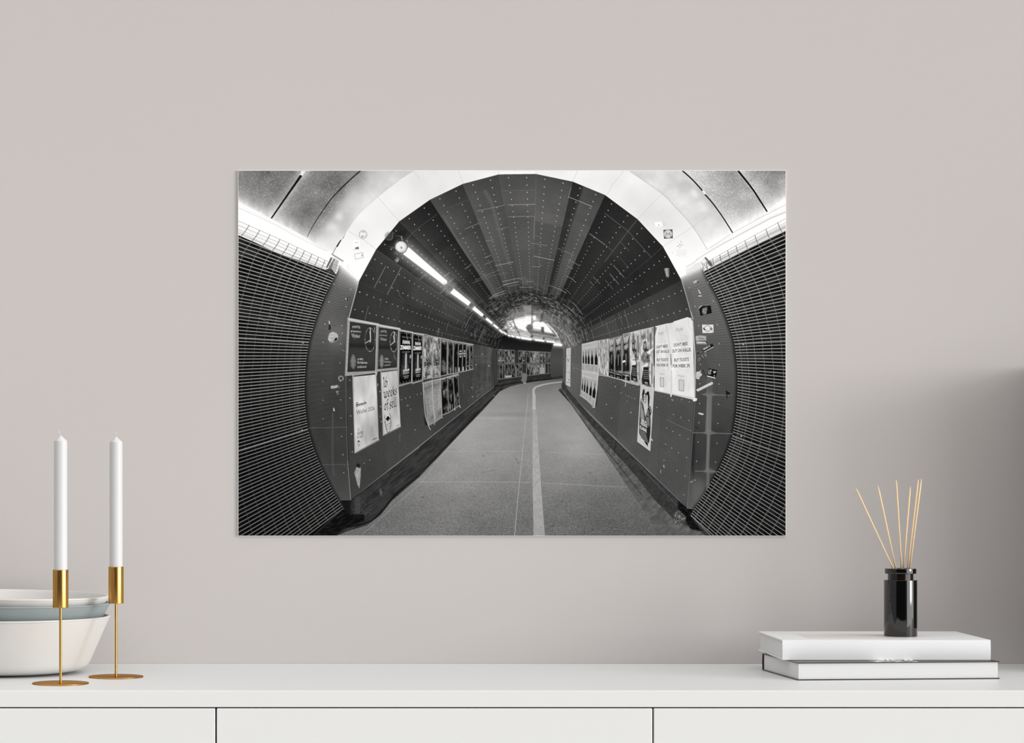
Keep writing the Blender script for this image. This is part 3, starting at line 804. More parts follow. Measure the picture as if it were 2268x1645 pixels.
fill(T4((700, 1640), (960, 1390), (1040, 1440), (1150, 1440), (1150, 1500), (960, 1570), (880, 1640)), lambda X, Y: 14 + 30 * np.clip(vnoise(X * .7 + Y, Y * 1.4, 5, 95, 3) - .45, 0, 1) * 2, 1, 1)
for i in range(60):
    q = (1020 + 200 * rng.random(), 1300 + 150 * rng.random()); dot(T4(q)[0], .5 + .4 * rng.random(), 80 + 50 * rng.random(), .5)
fill(T4((1062, 1070), (1085, 1010), (1120, 1020), (1118, 1100), (1108, 1210), (1088, 1170)), lambda X, Y: 165 + 60 * (vnoise(X, Y, 4, 96, 2) - .5), .9, .4)
fill(T4((1085, 985), (1105, 990), (1118, 1030), (1080, 1020)), 20, .8, .5); fill(T4((1290, 1205), (1315, 1240), (1300, 1285), (1285, 1240)), 96, .8, .4)
# right side kerb
right_base = T6((700, 1360), (0, 690)) + T5((1500, 545), (1320, 340)) + PD((1350, 1290), (1345, 1480)) + T5((1228, 335), (1340, 460), (1500, 690), (1645, 890)) + T6((0, 893), (200, 1200), (380, 1460), (480, 1640), (950, 1640), (780, 1420))
fill(right_base, lambda X, Y: 56 + 24 * (vnoise(X * .7 - Y * .6, Y + X, 6, 101, 3) - .5))
ledge = PD((1345, 1480), (1300, 1470)) + T5((1228, 325), (1260, 320), (1400, 500), (1560, 690), (1645, 790)) + T6((0, 793), (140, 948), (300, 1130), (430, 1300), (570, 1440), (640, 1520), (820, 1560), (900, 1640), (470, 1640), (380, 1465), (200, 1205), (0, 896)) + T5((1500, 692), (1340, 462))
fill(ledge, lambda X, Y: 92 + 44 * (vnoise(X * .8 + Y * .5, Y * .8, 7, 102, 3) - .5))
line(spline(T5((1240, 335), (1330, 445), (1480, 650), (1645, 860)) + T6((150, 1040), (330, 1270))), 1.4, 34, .7, soft=.7)
for i in range(70):
    t = rng.random(); q = T6((int(20 + 400 * t), int(850 + 460 * t + 80 * (rng.random() - .5))))[0]; dot(q, .4 + .8 * rng.random(), 34, .6)
line(T6((285, 985), (640, 1362)), 1.0, 110, .7); line(T6((0, 790), (285, 985)), .8, 70, .6); line(T6((98, 785), (85, 900)), 1.2, 30, .8); line(T6((655, 1320), (650, 1420)), 1.6, 18, .8)
line(T6((0, 695), (700, 1362)), 1.2, 28, .8)
fill(T6((650, 1320), (735, 1385), (790, 1390), (760, 1440), (800, 1510), (860, 1590), (760, 1570), (700, 1470), (655, 1420)), lambda X, Y: 14 + 26 * np.clip(vnoise(X, Y, 4, 105, 2) - .5, 0, 1) * 2, 1, 1.2)
fill(T6((620, 1430), (660, 1400), (720, 1460), (715, 1520), (650, 1540), (605, 1510)), lambda X, Y: 60 + 190 * np.clip(vnoise(X, Y, 2.2, 106, 2) - .35, 0, 1), .9, 1)
# paving
grain = rng.standard_normal((GH, GW)).astype(np.float32)
grain = blur(grain, 1.1); grain /= grain.std()
def grain_at(X, Y):
    return grain[np.clip(((Y - PY0) * SS).astype(int), 0, GH - 1), np.clip(((X - PX0) * SS).astype(int), 0, GW - 1)]
def paving(X, Y):
    v = np.interp(Y, [838, 850, 875, 920, 975, 1010, 1065, 1110, 1150, 1187], [96, 112, 128, 144, 144, 140, 128, 116, 108, 106])
    v = v + 10 * np.exp(-((X - 1060 + (Y - 900) * .25) / 70) ** 2) - 12 * np.clip((X - 1240) / 120, 0, 1) * np.clip((Y - 900) / 150, 0, 1)
    v = v + 16 * np.exp(-((X - 1285) / 45) ** 2 - ((Y - 985) / 60) ** 2)
    v = v - 12 * np.exp(-((X - 1115) / 60) ** 2 - ((Y - 918) / 5) ** 2) + 8 * np.exp(-((X - 1110) / 60) ** 2 - ((Y - 926) / 3) ** 2)
    v = v + 14 * (vnoise(X, Y * 2, 40, 111, 3) - .5)
    g = np.interp(Y, [850, 950, 1050, 1187], [0.8, 1.9, 4.6, 8.5])
    return v + g * grain_at(X, Y)
fill(floor_poly, paving)
line(T4((1108, 1640), (1320, 1452), (1645, 1170)) + T5((225, 880), (390, 705)), .9, 165, .7)
fill(T4((880, 1640), (1000, 1590), (1180, 1535), (1290, 1450), (1300, 1470), (1105, 1640)), lambda X, Y: 104 + 5 * grain_at(X, Y), .85)
line(T5((0, 1085), (200, 905)), .8, 130, .5)
stripe = T5((1010, 1630), (1001, 1100), (1002, 760), (1000, 500), (1000, 335)) + PD((812, 1560), (815, 1490), (870, 1440), (1000, 1400), (1150, 1375), (1355, 1350), (1352, 1370), (1150, 1395), (1010, 1425), (890, 1465), (858, 1510), (860, 1580)) + T5((1028, 380), (1030, 505), (1040, 560), (1045, 740), (1055, 860), (1070, 1080), (1085, 1300), (1112, 1640))
fill(stripe, lambda X, Y: np.interp(Y, [840, 880, 905, 907, 960, 1030, 1070, 1187], [166, 172, 178, 160, 164, 166, 164, 158]) + 4 * grain_at(X, Y) + 14 * (vnoise(X, Y, 8, 115, 2) - .5), 1, .3)
for pts in (((1005, 975), (1050, 900)), ((1010, 1030), (1045, 1000)), ((1010, 1200), (1060, 1120)), ((1040, 1300), (1080, 1335)), ((1010, 890), (1050, 940)), ((1015, 800), (1045, 790)), ((1010, 690), (1035, 700)), ((1012, 1045), (1050, 1080))):
    line(T5(*pts), 1.0, 118, .55)
line(T5((1075, 1100), (1112, 1640)), .7, 110, .4); line(T5((1001, 1640), (999, 1000)), .7, 112, .4)
line(T5((840, 1640), (870, 1300), (905, 960), (925, 740), (945, 560), (962, 370)), 1.1, 192, .85, w2=.5)
line(spline(PD((735, 1560), (745, 1490), (800, 1450))), .6, 150, .6)
for v, *pts in ((178, (0, 1150), (600, 1150), (1000, 1155)), (170, (215, 882), (560, 880), (960, 877)), (166, (375, 708), (780, 706)), (150, (565, 525), (960, 520)), (150, (500, 598), (900, 598)), (170, (1098, 1162), (1645, 1188)), (165, (1115, 885), (1645, 908)), (150, (1300, 722), (1460, 724)), (140, (650, 385), (850, 383))):
    line(T5(*pts), .9, v, .75)
line(T6((0, 1190), (195, 1197)), .9, 160, .7); line(T6((0, 940), (180, 1180), (330, 1400), (430, 1580)), .8, 128, .6)
for x, y, w, h in ((565, 922, 5, 1.5), (890, 973, 4, 1), (485, 1280, 8, 1), (1510, 1073, 5, 1.2), (940, 1335, 1.5, 1.5), (1415, 1133, 1, 1), (25, 1290, 2.5, 2.5), (1405, 1360, 4, .8), (460, 1183, 4, .8), (1175, 1545, 8, 2.5)):
    p = T5((x, y))[0]; line([(p[0] - w / 2, p[1]), (p[0] + w / 2, p[1] - .4)], h, 70, .7)
line(T5((850, 940), (882, 995)), 1.8, 92, .7, w2=1); line(T5((550, 1068), (670, 1046)), 1.2, 92, .6)
# white board leaning at the bend
fill(PD((645, 1195), (725, 1225), (695, 1392), (612, 1345)), 118); fill(PD((650, 1200), (722, 1230), (694, 1380), (618, 1340)), 104); line(PD((650, 1375), (695, 1392)), 1.0, 190)
# ---------------------------------------------------------------- gratings and mouth panels either side
def seq(vals, lo, hi, start):
    """extend a list of y values by its end spacing so that indices lo..hi exist"""
    d = {start + i: v for i, v in enumerate(vals)}
    a, b = start, start + len(vals) - 1
    for i in range(a - 1, lo - 1, -1): d[i] = 2 * d[i + 1] - d[i + 2]
    for i in range(b + 1, hi + 1): d[i] = d[i - 1] + (d[b] - d[b - 4]) / 4
    return d
L_y = [430 + v / 6.854 for v in (400, 463, 525, 590, 655, 720, 785, 850, 910, 975, 1035, 1098, 1160, 1220, 1280, 1338, 1395, 1450, 1512, 1570)] + \
      [660 + v / 6.854 for v in (45, 100, 155, 210, 265, 320, 375, 430, 485, 540, 600, 655, 710, 765, 820, 875, 925, 978, 1030, 1083, 1137, 1190, 1243, 1295, 1347, 1400, 1452, 1505, 1558, 1612)] + \
      [890 + v / 5.484 for v in (68, 112, 153, 195, 240, 283, 325, 370, 413, 458, 503, 548, 595, 645, 692, 740, 787, 835, 882, 930, 977, 1024, 1070, 1118, 1168, 1220, 1270, 1325, 1375, 1425, 1480, 1535, 1590)]
Ly = seq(L_y, -5, 92, -4)
R_l = GA((1555, 1062), (1545, 1100), (1535, 1140), (1520, 1180), (1500, 1215), (1480, 1245), (1460, 1283), (1440, 1320), (1420, 1357), (1402, 1393), (1383, 1428), (1365, 1465), (1348, 1502), (1330, 1540), (1312, 1578), (1297, 1613)) + \
      GB((1280, 75), (1265, 113), (1250, 152), (1235, 190), (1220, 228), (1205, 267), (1192, 305), (1178, 347), (1165, 387), (1155, 425), (1145, 465), (1132, 503), (1122, 543), (1110, 580), (1098, 624), (1085, 668), (1080, 712), (1072, 750), (1065, 793), (1060, 833), (1052, 877), (1047, 918), (1042, 958), (1037, 998), (1032, 1040), (1030, 1083), (1027, 1123), (1024, 1165), (1022, 1207), (1021, 1248), (1020, 1288), (1019, 1328), (1019, 1370), (1019, 1410), (1019, 1450), (1020, 1493), (1021, 1533), (1023, 1573)) + \
      GC((822, 30), (825, 62), (828, 96), (830, 128), (833, 163), (838, 193), (842, 228), (846, 260), (850, 293), (857, 330), (868, 367), (877, 400), (887, 432), (893, 463), (903, 492), (912, 523), (923, 556), (934, 587), (946, 618), (958, 648), (970, 680), (983, 711), (995, 742), (1008, 771), (1022, 801), (1036, 831), (1050, 862), (1065, 890), (1080, 920), (1094, 950), (1110, 978), (1123, 1010), (1138, 1038), (1153, 1070), (1168, 1098), (1185, 1125), (1203, 1153), (1222, 1183), (1240, 1210), (1257, 1238), (1275, 1265), (1292, 1290))
Rl = {}
n0 = -5
# the measured ends skip no bar above index 26 and below index 58
top_part = R_l[:R_l.index(GB((1085, 668))[0]) + 1]; low_part = R_l[R_l.index(GB((1085, 668))[0]):]
for k, p in enumerate(reversed(top_part)): Rl[26 - k] = p
def resample(pts, n):
    a = np.array(pts); d = np.r_[0, np.cumsum(np.hypot(*np.diff(a, axis=0).T))]
    t = np.interp(np.linspace(0, len(pts) - 1, n), np.arange(len(pts)), d)
    return [(np.interp(v, d, a[:, 0]), np.interp(v, d, a[:, 1])) for v in t]
i58 = low_part.index(GC((857, 330))[0])
for k, p in enumerate(resample(low_part[:i58 + 1], 33)): Rl[26 + k] = p
for k, p in enumerate(resample(low_part[i58:], 33)): Rl[58 + k] = p
lo_i = min(Rl)

HAy = lambda v: 480 + v / 7.311
HBy = lambda v: 690 + v / 7.311
HCy = lambda v: 900 + v / 5.673
r_vals = {-31: HAy(20), -30: HAy(85), -29: HAy(150), -28: HAy(215), -27: HAy(282), -26: HAy(350), -25: HAy(420), -24: HAy(495), -23: HAy(570), -22: HAy(640), -21: HAy(705), -20: HAy(775), -19: HAy(840), -18: HAy(910), -17: HAy(975), -16: HAy(1040), -15: HAy(1105), -14: HAy(1170), -13: HAy(1235), -12: HAy(1298), -11: HAy(1355), -10: HAy(1415), -9: HAy(1475), -8: HAy(1535), -7: HAy(1590),
          -6: HBy(120), -5: HBy(180), -4: HBy(235), -3: HBy(290), -2: HBy(350), -1: HBy(410), 0: HBy(470), 1: HBy(535), 2: HBy(595), 3: HBy(655), 4: HBy(712)}
for j in range(5, 33): r_vals[j] = HBy(712) + (HCy(610) - HBy(712)) * (j - 4) / 28
for j in range(33, 66): r_vals[j] = r_vals[j - 1] + 9.0 + 0.06 * (j - 33)
l_pts = HA((262, 775), (265, 810), (270, 845), (285, 880), (300, 915), (325, 955), (350, 993), (370, 1032), (395, 1072), (418, 1113), (440, 1153), (462, 1192), (483, 1233), (503, 1272), (523, 1315), (545, 1358), (563, 1400), (580, 1442), (598, 1487), (613, 1530), (632, 1573)) + \
        HB((648, 77), (665, 122), (680, 165), (695, 210), (708, 253), (723, 297), (737, 340), (750, 385), (762, 428), (775, 472), (785, 522))
lp = {-31 + i: p for i, p in enumerate(l_pts)}
mid_r = HB((785, 522), (793, 575), (800, 622), (805, 667), (812, 712), (818, 757), (823, 803), (827, 850), (830, 895), (833, 940), (835, 988), (837, 1035), (838, 1080), (838, 1125), (838, 1172), (838, 1220), (838, 1265), (835, 1310), (833, 1355), (832, 1402), (828, 1447), (825, 1495)) + HC((750, 5), (750, 40), (745, 75), (740, 112), (735, 150), (730, 182), (725, 215), (718, 252), (712, 288), (705, 320), (697, 367))
for k, p in enumerate(resample(mid_r, 33)): lp[k] = p
low_r = HC((697, 367), (685, 402), (677, 435), (665, 468), (653, 500), (642, 537), (628, 570), (614, 602), (600, 635), (585, 667), (570, 700), (553, 733), (538, 765), (522, 797), (503, 830), (485, 862), (462, 900), (440, 935), (420, 965), (400, 1000), (378, 1035), (358, 1075), (338, 1105), (318, 1135), (300, 1165), (280, 1195), (260, 1225), (240, 1255), (222, 1282), (205, 1310), (190, 1340), (175, 1370))
for k, p in enumerate(resample(low_r, 33)): lp[32 + k] = p

edge_l = [Rl[i] for i in sorted(Rl)]
edge_r = [lp[j] for j in sorted(lp)]

# mouth panels
def edge_x(pts):
    a = np.array(pts); o = np.argsort(a[:, 1]); return a[o, 1], a[o, 0]
eyl, exl = edge_x(edge_l); eyr, exr = edge_x(edge_r)
def side_panel(left):
    def f(X, Y):
        if left: dist = X - np.interp(Y, eyl, exl)
        else: dist = np.interp(Y, eyr, exr) - X
        if left:
            b = np.interp(Y, [600, 640, 690, 730, 800, 880, 1000, 1106], [104, 86, 82, 88, 66, 58, 58, 72])
            b = b + 20 * np.exp(-((X - 745) / 20) ** 2 - ((Y - 745) / 32) ** 2)
        else:
            b = np.interp(Y, [590, 640, 700, 780, 860, 940, 1020, 1070, 1125], [120, 96, 96, 80, 74, 62, 58, 72, 88])
        b = b + 12 * (vnoise(X * .9, Y * .6, 22, 121, 3) - .5)
        dark = np.clip(1 - (dist - 1) / 8.5, 0, 1) ** 1.3
        b = b * (1 - .72 * dark) + 8 * dark
        if left: d = (Y - (582 + (X - 750) * 0.86)) * .76
        else: d = (Y - (612 - (X - 1508) * 0.47)) * .9
        k = np.exp(-np.clip(d, 0, None) / (13 if left else 9))
        return b + (252 - b) * k
    return f
arch_l = [(773, 703), (769, 760), (766, 850), (767, 930), (770, 1020), (776.7, 1106.5)]
fill([p for p in edge_l if p[1] < 1108] + [(754, 1107.5)] + [(776.7, 1107)] + arch_l[::-1] + [(794, 624), (796, 620), (765, 592), (752, 578)], side_panel(True))
fill([p for p in edge_r if p[1] < 1127] + [(1541, 1128), (1522, 1125.5), (1530.7, 1012), (1534.4, 955), (1539.5, 880), (1538, 780), (1533, 703), (1509.5, 620.5), (1505, 610), (1556, 585)], side_panel(False))
# reflections of the bars in the panels
for i in range(-2, 66):
    x, y = Rl[i]; s_ = (y - Ly[i]) / (x - 529)
    f_ = np.interp(y, [590, 700], [.6, 1])
    if i % 2 == 0 or i < 20: line([(x + 12, y + 10 * s_ + 1), (x + 40 * f_, y + 44 * f_ * s_ + 1), (x + 62 * f_, y + 60 * f_ * s_)], 2.2, np.interp(y, [600, 700, 800, 980], [150, 112, 84, 66]), .42, w2=1.0, soft=1.3)
for j in range(-27, 34):
    x, y = lp[j]; s_ = (r_vals[j] - y) / (1740 - x)
    f_ = np.interp(y, [590, 700], [.5, 1])
    if j < 24: line([(x - 10, y - 10 * s_), (x - 40 * f_, y - 38 * f_ * s_), (x - 64 * f_, y - 54 * f_ * s_)], 2.2, np.interp(y, [600, 700, 800, 980], [160, 128, 104, 80]), .4, w2=1.0, soft=1.3)
# lap joints and tape on the right panel
for y_, xa, xb in ((873.5, 1555, 1620), (958.5, 1534, 1626), (1043.5, 1540, 1592)):
    line([(xa, y_ - .6), (1566, y_), (xb, y_ + 2)], 1.6, 122, .85); fill([(1556, y_), (1568, y_ - 7), (1573, y_ - 7), (1588, y_ + .8), (1573, y_ + 5), (1567, y_ + 5)], 124, .5, 1)
fill([(1566, 830), (1577, 830), (1578, 873), (1564, 873)], 96, .6, 1); fill([(1566, 875), (1577, 875), (1575, 957), (1562, 957)], 116, .85, .8); fill([(1566, 960), (1573, 960), (1570, 1043), (1563, 1043)], 116, .85, .8); fill([(1565, 1046), (1571, 1046), (1572, 1090), (1564, 1100)], 108, .8, .8)
line([(1567, 860), (1568, 1000)], .8, 150, .5); line([(1535, 660), (1539, 655)], .5, 90, .3)
fill([(1529, 1075), (1545, 1058), (1565, 1075), (1560, 1100), (1538, 1120)], 108, .5, 6)
fill([(1531, 1030), (1534, 960), (1540, 960), (1536, 1060)], 30, .6, 1.5)
line(T4((660, 672), (1000, 665)), 1, 112, .7); line(T4((780, 998), (1010, 995)), 1, 104, .7); line(T4((870, 540), (868, 960), (880, 1090)), 4, 84, .6, soft=2); line(T4((970, 1000), (1012, 1050)), .8, 110, .6); line(T4((860, 340), (985, 342)), .7, 96, .5)
line([(794.2, 624.2), (773, 703)], 1.4, 205, .9); line(arch_l, 1.0, 118, .8); line(arch_l[4:], 1.2, 140, .7); line([(754, 1107), (776.7, 1106.5)], .8, 110, .6)
line([(1509.5, 620.5), (1520, 655), (1533, 703)], 1.3, 190, .85); line([(1539.5, 880), (1534.4, 955), (1530.7, 1012), (1522, 1125)], 1.0, 132, .75); line([(1522, 1125.5), (1540, 1127)], .8, 130, .6)
for p in ((882, 1040), (1112, 1110), (838, 1197), (988, 1240), (1030, 1085), (800, 1395), (953, 1408), (785, 1555), (940, 1570), (955, 1475)): dot(T1(p)[0], 1.0, 205, .9)
for p in ((780, 97), (933, 93), (782, 260), (937, 257), (785, 427), (940, 422), (787, 590), (945, 583), (950, 747), (960, 910), (968, 1070)): dot(T4(p)[0], .9, 190 if p[0] > 800 else 170, .9)
for p in ((915, 1025), (750, 1072), (962, 1190), (800, 1237), (997, 1400), (832, 1410), (1012, 1568)): dot(T3(p)[0], 1.0, 210, .9)
for p in ((1016, 112), (848, 108), (843, 280), (1012, 282), (842, 455), (1010, 462), (834, 625), (1003, 632), (828, 797), (995, 808), (813, 967), (982, 975), (800, 1135)): dot(T6(p)[0], .95, 200, .9)

# light strips behind the upper edge of the gratings
strip_l = GA((20, 110), (300, 250), (520, 372), (820, 528), (1050, 655), (1440, 905), (1600, 1010), (1545, 1075), (1420, 1040), (1345, 1150), (1120, 1065), (880, 980), (600, 885), (300, 740), (20, 610))
fill(strip_l, 254)
line(GA((20, 118), (300, 258), (820, 535), (1050, 665), (1380, 868)), 1.0, 222, .8)
line(GA((20, 158), (300, 300), (820, 572), (1080, 705), (1400, 885)), .8, 226, .8)
line(GA((20, 205), (330, 345), (560, 455), (900, 640), (1330, 855)), 1.6, 205, .7, w2=1.0, soft=1)
grate_l = [(526, Ly[0] - 6)] + GA((300, 735), (600, 880), (880, 975), (1120, 1060), (1345, 1150), (1420, 1120), (1500, 1215)) + [Rl[i] for i in range(-1, 91) if i in Rl] + T4((700, 1640)) + [(520, 1190)]
grate_l[1:6] = GA((300, 742), (600, 888), (880, 982), (1120, 1068), (1345, 1152))
fill(grate_l, lambda X, Y: np.interp(Y, [500, 700, 1000], [16, 14, 9]) + 34 * np.clip(vnoise((X - 529) * .2, Y - (X - 529) * np.interp(Y, [520, 780, 1100], [.3, 0, -.42]), 6, 131, 2) - .45, 0, 1) * np.interp(Y, [500, 800, 1000], [2.4, 1.5, .5]))
# dim bands just under the tubes
fill(GA((20, 540), (300, 675), (600, 820), (880, 930), (1340, 1100), (1340, 1145), (1120, 1062), (880, 978), (600, 882), (300, 738), (20, 606)), lambda X, Y: 196 + 40 * (vnoise(X * .6 + Y * -1.2, Y * 1.6 + X * -.75, 2.5, 133) - .5), .55, .8)
line(GA((20, 480), (600, 760), (1340, 1060)), 1.0, 190, .6)
fill(GA((1425, 955), (1450, 965), (1380, 1115), (1345, 1120)), 70, .9, .5); fill(GA((1470, 970), (1495, 985), (1420, 1130), (1385, 1115)), 90, .8, .5); line(GA((1465, 965), (1375, 1120)), 1.0, 240); line(GA((1440, 908), (1610, 1012)), 2.4, 150, .9); line(GA((1445, 925), (1600, 1020)), 1, 90, .6)
fill(GA((1500, 985), (1545, 1010), (1500, 1200), (1430, 1120)), 150, .7, 1.2)
fill(GA((1340, 1140), (1430, 1120), (1500, 1215), (1480, 1245), (1380, 1200)), 60, .8, 1)
strip_r = HA((1640, -190), (1240, 0), (750, 265), (365, 515), (170, 690), (240, 700), (300, 870), (420, 800), (780, 620), (1200, 415), (1640, 195))
fill(strip_r, 254)
line(HA((1640, -210), (1240, -5), (755, 262), (365, 512)), 1.0, 178, .8); line(HA((1640, -140), (1220, 60), (760, 300), (380, 520)), .8, 222, .8)
line(HA((1640, -90), (1370, 20), (1000, 215), (620, 420), (360, 570), (170, 695)), 3.2, 190, .75, w2=1.8, soft=1.2); line(HA((170, 695), (130, 740), (0, 810)), 2.2, 190, .6)
fill(HA((1640, 100), (1200, 320), (780, 530), (480, 680), (430, 790), (780, 615), (1200, 410), (1640, 190)), lambda X, Y: 205 + 30 * (vnoise(X * .5 + Y, Y * 1.5 + X * .9, 3, 134) - .5), .75, .9)
line(HA((1640, 150), (1200, 362), (780, 575), (430, 745)), 1.4, 160, .6, soft=.8)
grate_r = HA((290, 880), (500, 780), (780, 635), (1200, 425), (1640, 215)) + [(1745, 1190)] + HC((430, 1640)) + [lp[j] for j in range(64, -29, -1)]
fill(grate_r, lambda X, Y: np.interp(Y, [500, 700, 1000], [15, 17, 17]) + 40 * np.clip(vnoise((1740 - X) * .2, Y - (1740 - X) * np.interp(Y, [520, 780, 1100], [.3, 0, -.42]), 6, 135, 2) - .45, 0, 1) * np.interp(Y, [500, 800, 1000], [1.9, 1.3, 1.1]))
fill(HA((240, 690), (290, 660), (430, 800), (300, 870)), 236, .9, .6); fill(HA((290, 660), (320, 650), (440, 790), (400, 815)), 80, .8, .6); line(HA((250, 740), (290, 860)), 1.2, 60, .8); line(HA((280, 760), (340, 845)), 1.0, 50, .8); fill(HA((330, 740), (400, 700), (430, 770), (380, 800)), 60, .5, 1)
for k in range(5): line(HA((0, 845 + 22 * k), (240, 720 + 22 * k)), 1.0, 190 - 14 * k, .5)
# uprights behind the bars
sup = [(Rl[i][0] - np.interp(i, [-5, 20, 45, 90], [22, 18, 15, 30]), Rl[i][1] - np.interp(i, [0, 45, 90], [6, -1, -16])) for i in range(0, 60)]
line(sup, 4.2, 40, .7, soft=1); line([(x - 5, y) for x, y in sup], .9, 62, .7); line([(x + 4.5, y) for x, y in sup], .9, 56, .6)
supr = [(lp[j][0] + np.interp(j, [-28, 0, 32, 64], [24, 17, 18, 26]), lp[j][1] + np.interp(j, [-28, 0, 32, 64], [-6, 0, 6, 14])) for j in range(-24, 62)]
line(supr, 4.6, 46, .8, soft=1); line([(x - 5.5, y) for x, y in supr], .9, 70, .7)
# crossbars then bars
def grate(ends, side, lo, hi, dists, fac, cross_val, bar_val, other):
    for k, d0 in enumerate(dists):
        for i in range(lo, hi):
            seg = []
            for t in (i, i + 1):
                if t not in ends: break
                (x, y), oy = ends[t], other[t]
                xo = 529 if side < 0 else 1740.5
                L = math.hypot(xo - x, oy - y); d = d0 * np.interp(t, *fac)
                if d > L + 6: break
                f = d / L
                seg.append((x + (xo - x) * f, y + (oy - y) * f))
            if len(seg) == 2:
                over = i < (0 if side < 0 else -28)
                line(seg, 1.5 if over else 1.25, 88 if over else np.interp(i, *cross_val), .9, soft=.45)
    for i in range(lo, hi + 1):
        if i not in ends: continue
        (x, y), oy = ends[i], other[i]
        xo = 526 if side < 0 else 1742.5
        mid = ((x + xo) / 2, (y + oy) / 2 - np.interp(i, [lo, 30, hi], [1.2, 0, -1.0]))
        pts = spline([(xo, oy), mid, (x, y)], 6)
        over = i < (0 if side < 0 else -28)
        if over: line(pts, .8, 120, .85, soft=.4)
        else:
            b = np.interp(i, *bar_val)
            line([(px_, py_ + .75) for px_, py_ in pts], 1.2, b * .45, .8)
            line(pts, 1.5, b, .95, soft=.42)
            dot((x, y), .7, min(255, b + 40), .8)
grate(Rl, -1, -4, 90, [15, 34, 50, 66, 84, 101, 122, 144, 168, 193, 219, 247], ([-4, 3, 31, 58, 75, 90], [1, 1.06, .95, 1.0, 1.15, 1.3]), ([0, 12, 25, 45, 60, 75, 90], [112, 88, 62, 50, 38, 46, 80]), ([0, 15, 40, 60, 90], [172, 160, 148, 124, 114]), Ly)
grate(lp, 1, -31, 64, [10, 26, 44, 64, 85, 108, 133, 161, 191, 223], ([-31, -18, 4, 32, 64], [1, 1.05, .93, 1.0, 1.1]), ([-28, -10, 10, 32, 64], [118, 104, 100, 96, 112]), ([-28, -10, 10, 32, 64], [178, 170, 158, 140, 138]), r_vals)
for a, b in ((Rl[26], (526, Ly[26])), (Rl[58], (526, Ly[58]))):
    line([(a[0], a[1] + 1.6), (b[0], b[1] + 2.0)], .8, 150, .9); line([(a[0], a[1] - .4), (b[0], b[1])], .8, 170, .9); dot((a[0] - 12, a[1] + 2), 1.5, 150)
for a, b in ((lp[0], (1742, r_vals[0])), (lp[32], (1742, r_vals[32]))):
    line([(a[0], a[1] + 1.6), (b[0], b[1] + 2.2)], .8, 170, .9); dot((a[0] + 19, a[1] + 1), 1.6, 190)
line([Rl[90]] + T4((700, 1625)), 1.2, 70, .8); line([lp[64]] + HC((430, 1630)), 1.3, 150, .9)
for i in range(70):   # dust on the bars
    q = GB((200 + 800 * rng.random(), 200 + 300 * rng.random()))[0]; dot(q, .3 + .5 * rng.random(), 170, .35)
for a, b in (((500, 265), (640, 315)), ((340, 300), (480, 375)), ((520, 380), (740, 415)), ((720, 410), (890, 430)), ((870, 375), (930, 395))): line(GB(a, b), 1.4, 190, .5, soft=.8)

# ---------------------------------------------------------------- fluorescent tubes along the left haunch
def tube(a, b, wa, wb, g=.5, cap=None):
    glow(a, b, wa * 1.0, g)
    n = ((b[1] - a[1]), -(b[0] - a[0])); L = math.hypot(*n); n = (n[0] / L, n[1] / L)
    fill([(a[0] + n[0] * wa / 2, a[1] + n[1] * wa / 2), (b[0] + n[0] * wb / 2, b[1] + n[1] * wb / 2), (b[0] - n[0] * wb / 2, b[1] - n[1] * wb / 2), (a[0] - n[0] * wa / 2, a[1] - n[1] * wa / 2)], 254, 1, .5)
    dot(b, wb / 2, 252)
fill(LM((1180, 500), (1330, 330), (1400, 360), (1640, 300), (1640, 480), (1440, 470), (1360, 640), (1180, 620)), 22, .5, 2)
for ang in (0.2, -0.3, 0.6): line(LM((1300 + 60 * ang, 700), (1440, 640 + 80 * ang)), 1.0, 100, .5)
dot(LM((1250, 440))[0], 9, 92, .5, soft=2.5); line(spline(LM((1200, 520), (1300, 520), (1340, 430), (1330, 350))), 1.1, 150, .6)
line(LM((1300, 330), (1400, 390)), 1.6, 96, .6); line(LM((1400, 440), (1480, 430), (1545, 470)), 1.0, 120, .7); line(LM((1530, 450), (1555, 540)), 1.6, 170, .8); line(LM((1370, 620), (1450, 530)), 1.0, 130, .7); line(LM((1300, 712), (1390, 712)), 1.0, 120, .7); line(LM((1365, 840), (1430, 770)), 1, 150, .6)
tube((899, 555), (984.5, 624.5), 20, 11.5, .5)
dot((887.8, 546.4), 13.2, 30, .5, soft=2); dot((888.0, 546.6), 12.6, 214); dot((887.2, 545.8), 10.6, 150); dot((887.4, 546.0), 10.0, 236); dot((888.6, 547.4), 1.8, 150, .8); line(spline(LM((1420, 760), (1500, 815), (1620, 800), (1660, 720))), 1.6, 120, .7)
dot((889.5, 549), 2.6, 120, .5)
fill(LM((1370, 990), (1450, 915), (1490, 960), (1430, 1050)), 150, .7, .6); line(LM((1430, 1010), (1460, 990)), 1.4, 230, .8); fill(LM((1470, 900), (1500, 860), (1550, 900), (1510, 940)), 92, .7, .6)
tube(T2((285, 1098))[0], T2((430, 1208))[0], 12.4, 9.8, .5)
dot(T2((262, 1073))[0], 8.2, 40, .6); dot(T2((262, 1073))[0], 7.6, 170); dot(T2((262, 1073))[0], 6.4, 70); dot(T2((262, 1073))[0], 5.2, 150); dot(T2((262, 1073))[0], 3.6, 70); dot(T2((262, 1074))[0], 2.0, 150); line(T2((215, 1030), (250, 1055)), 1.2, 120, .7)
tube(T2((475, 1250))[0], T2((552, 1313))[0], 8.4, 6.6, .4); dot(T2((455, 1226))[0], 4.4, 120); dot(T2((455, 1226))[0], 3.2, 60); dot(T2((455, 1226))[0], 1.5, 150)
tube(T2((590, 1345))[0], T2((636, 1383))[0], 6, 4.8, .4); dot(T2((573, 1327))[0], 3.4, 110); dot(T2((573, 1327))[0], 2.2, 50)
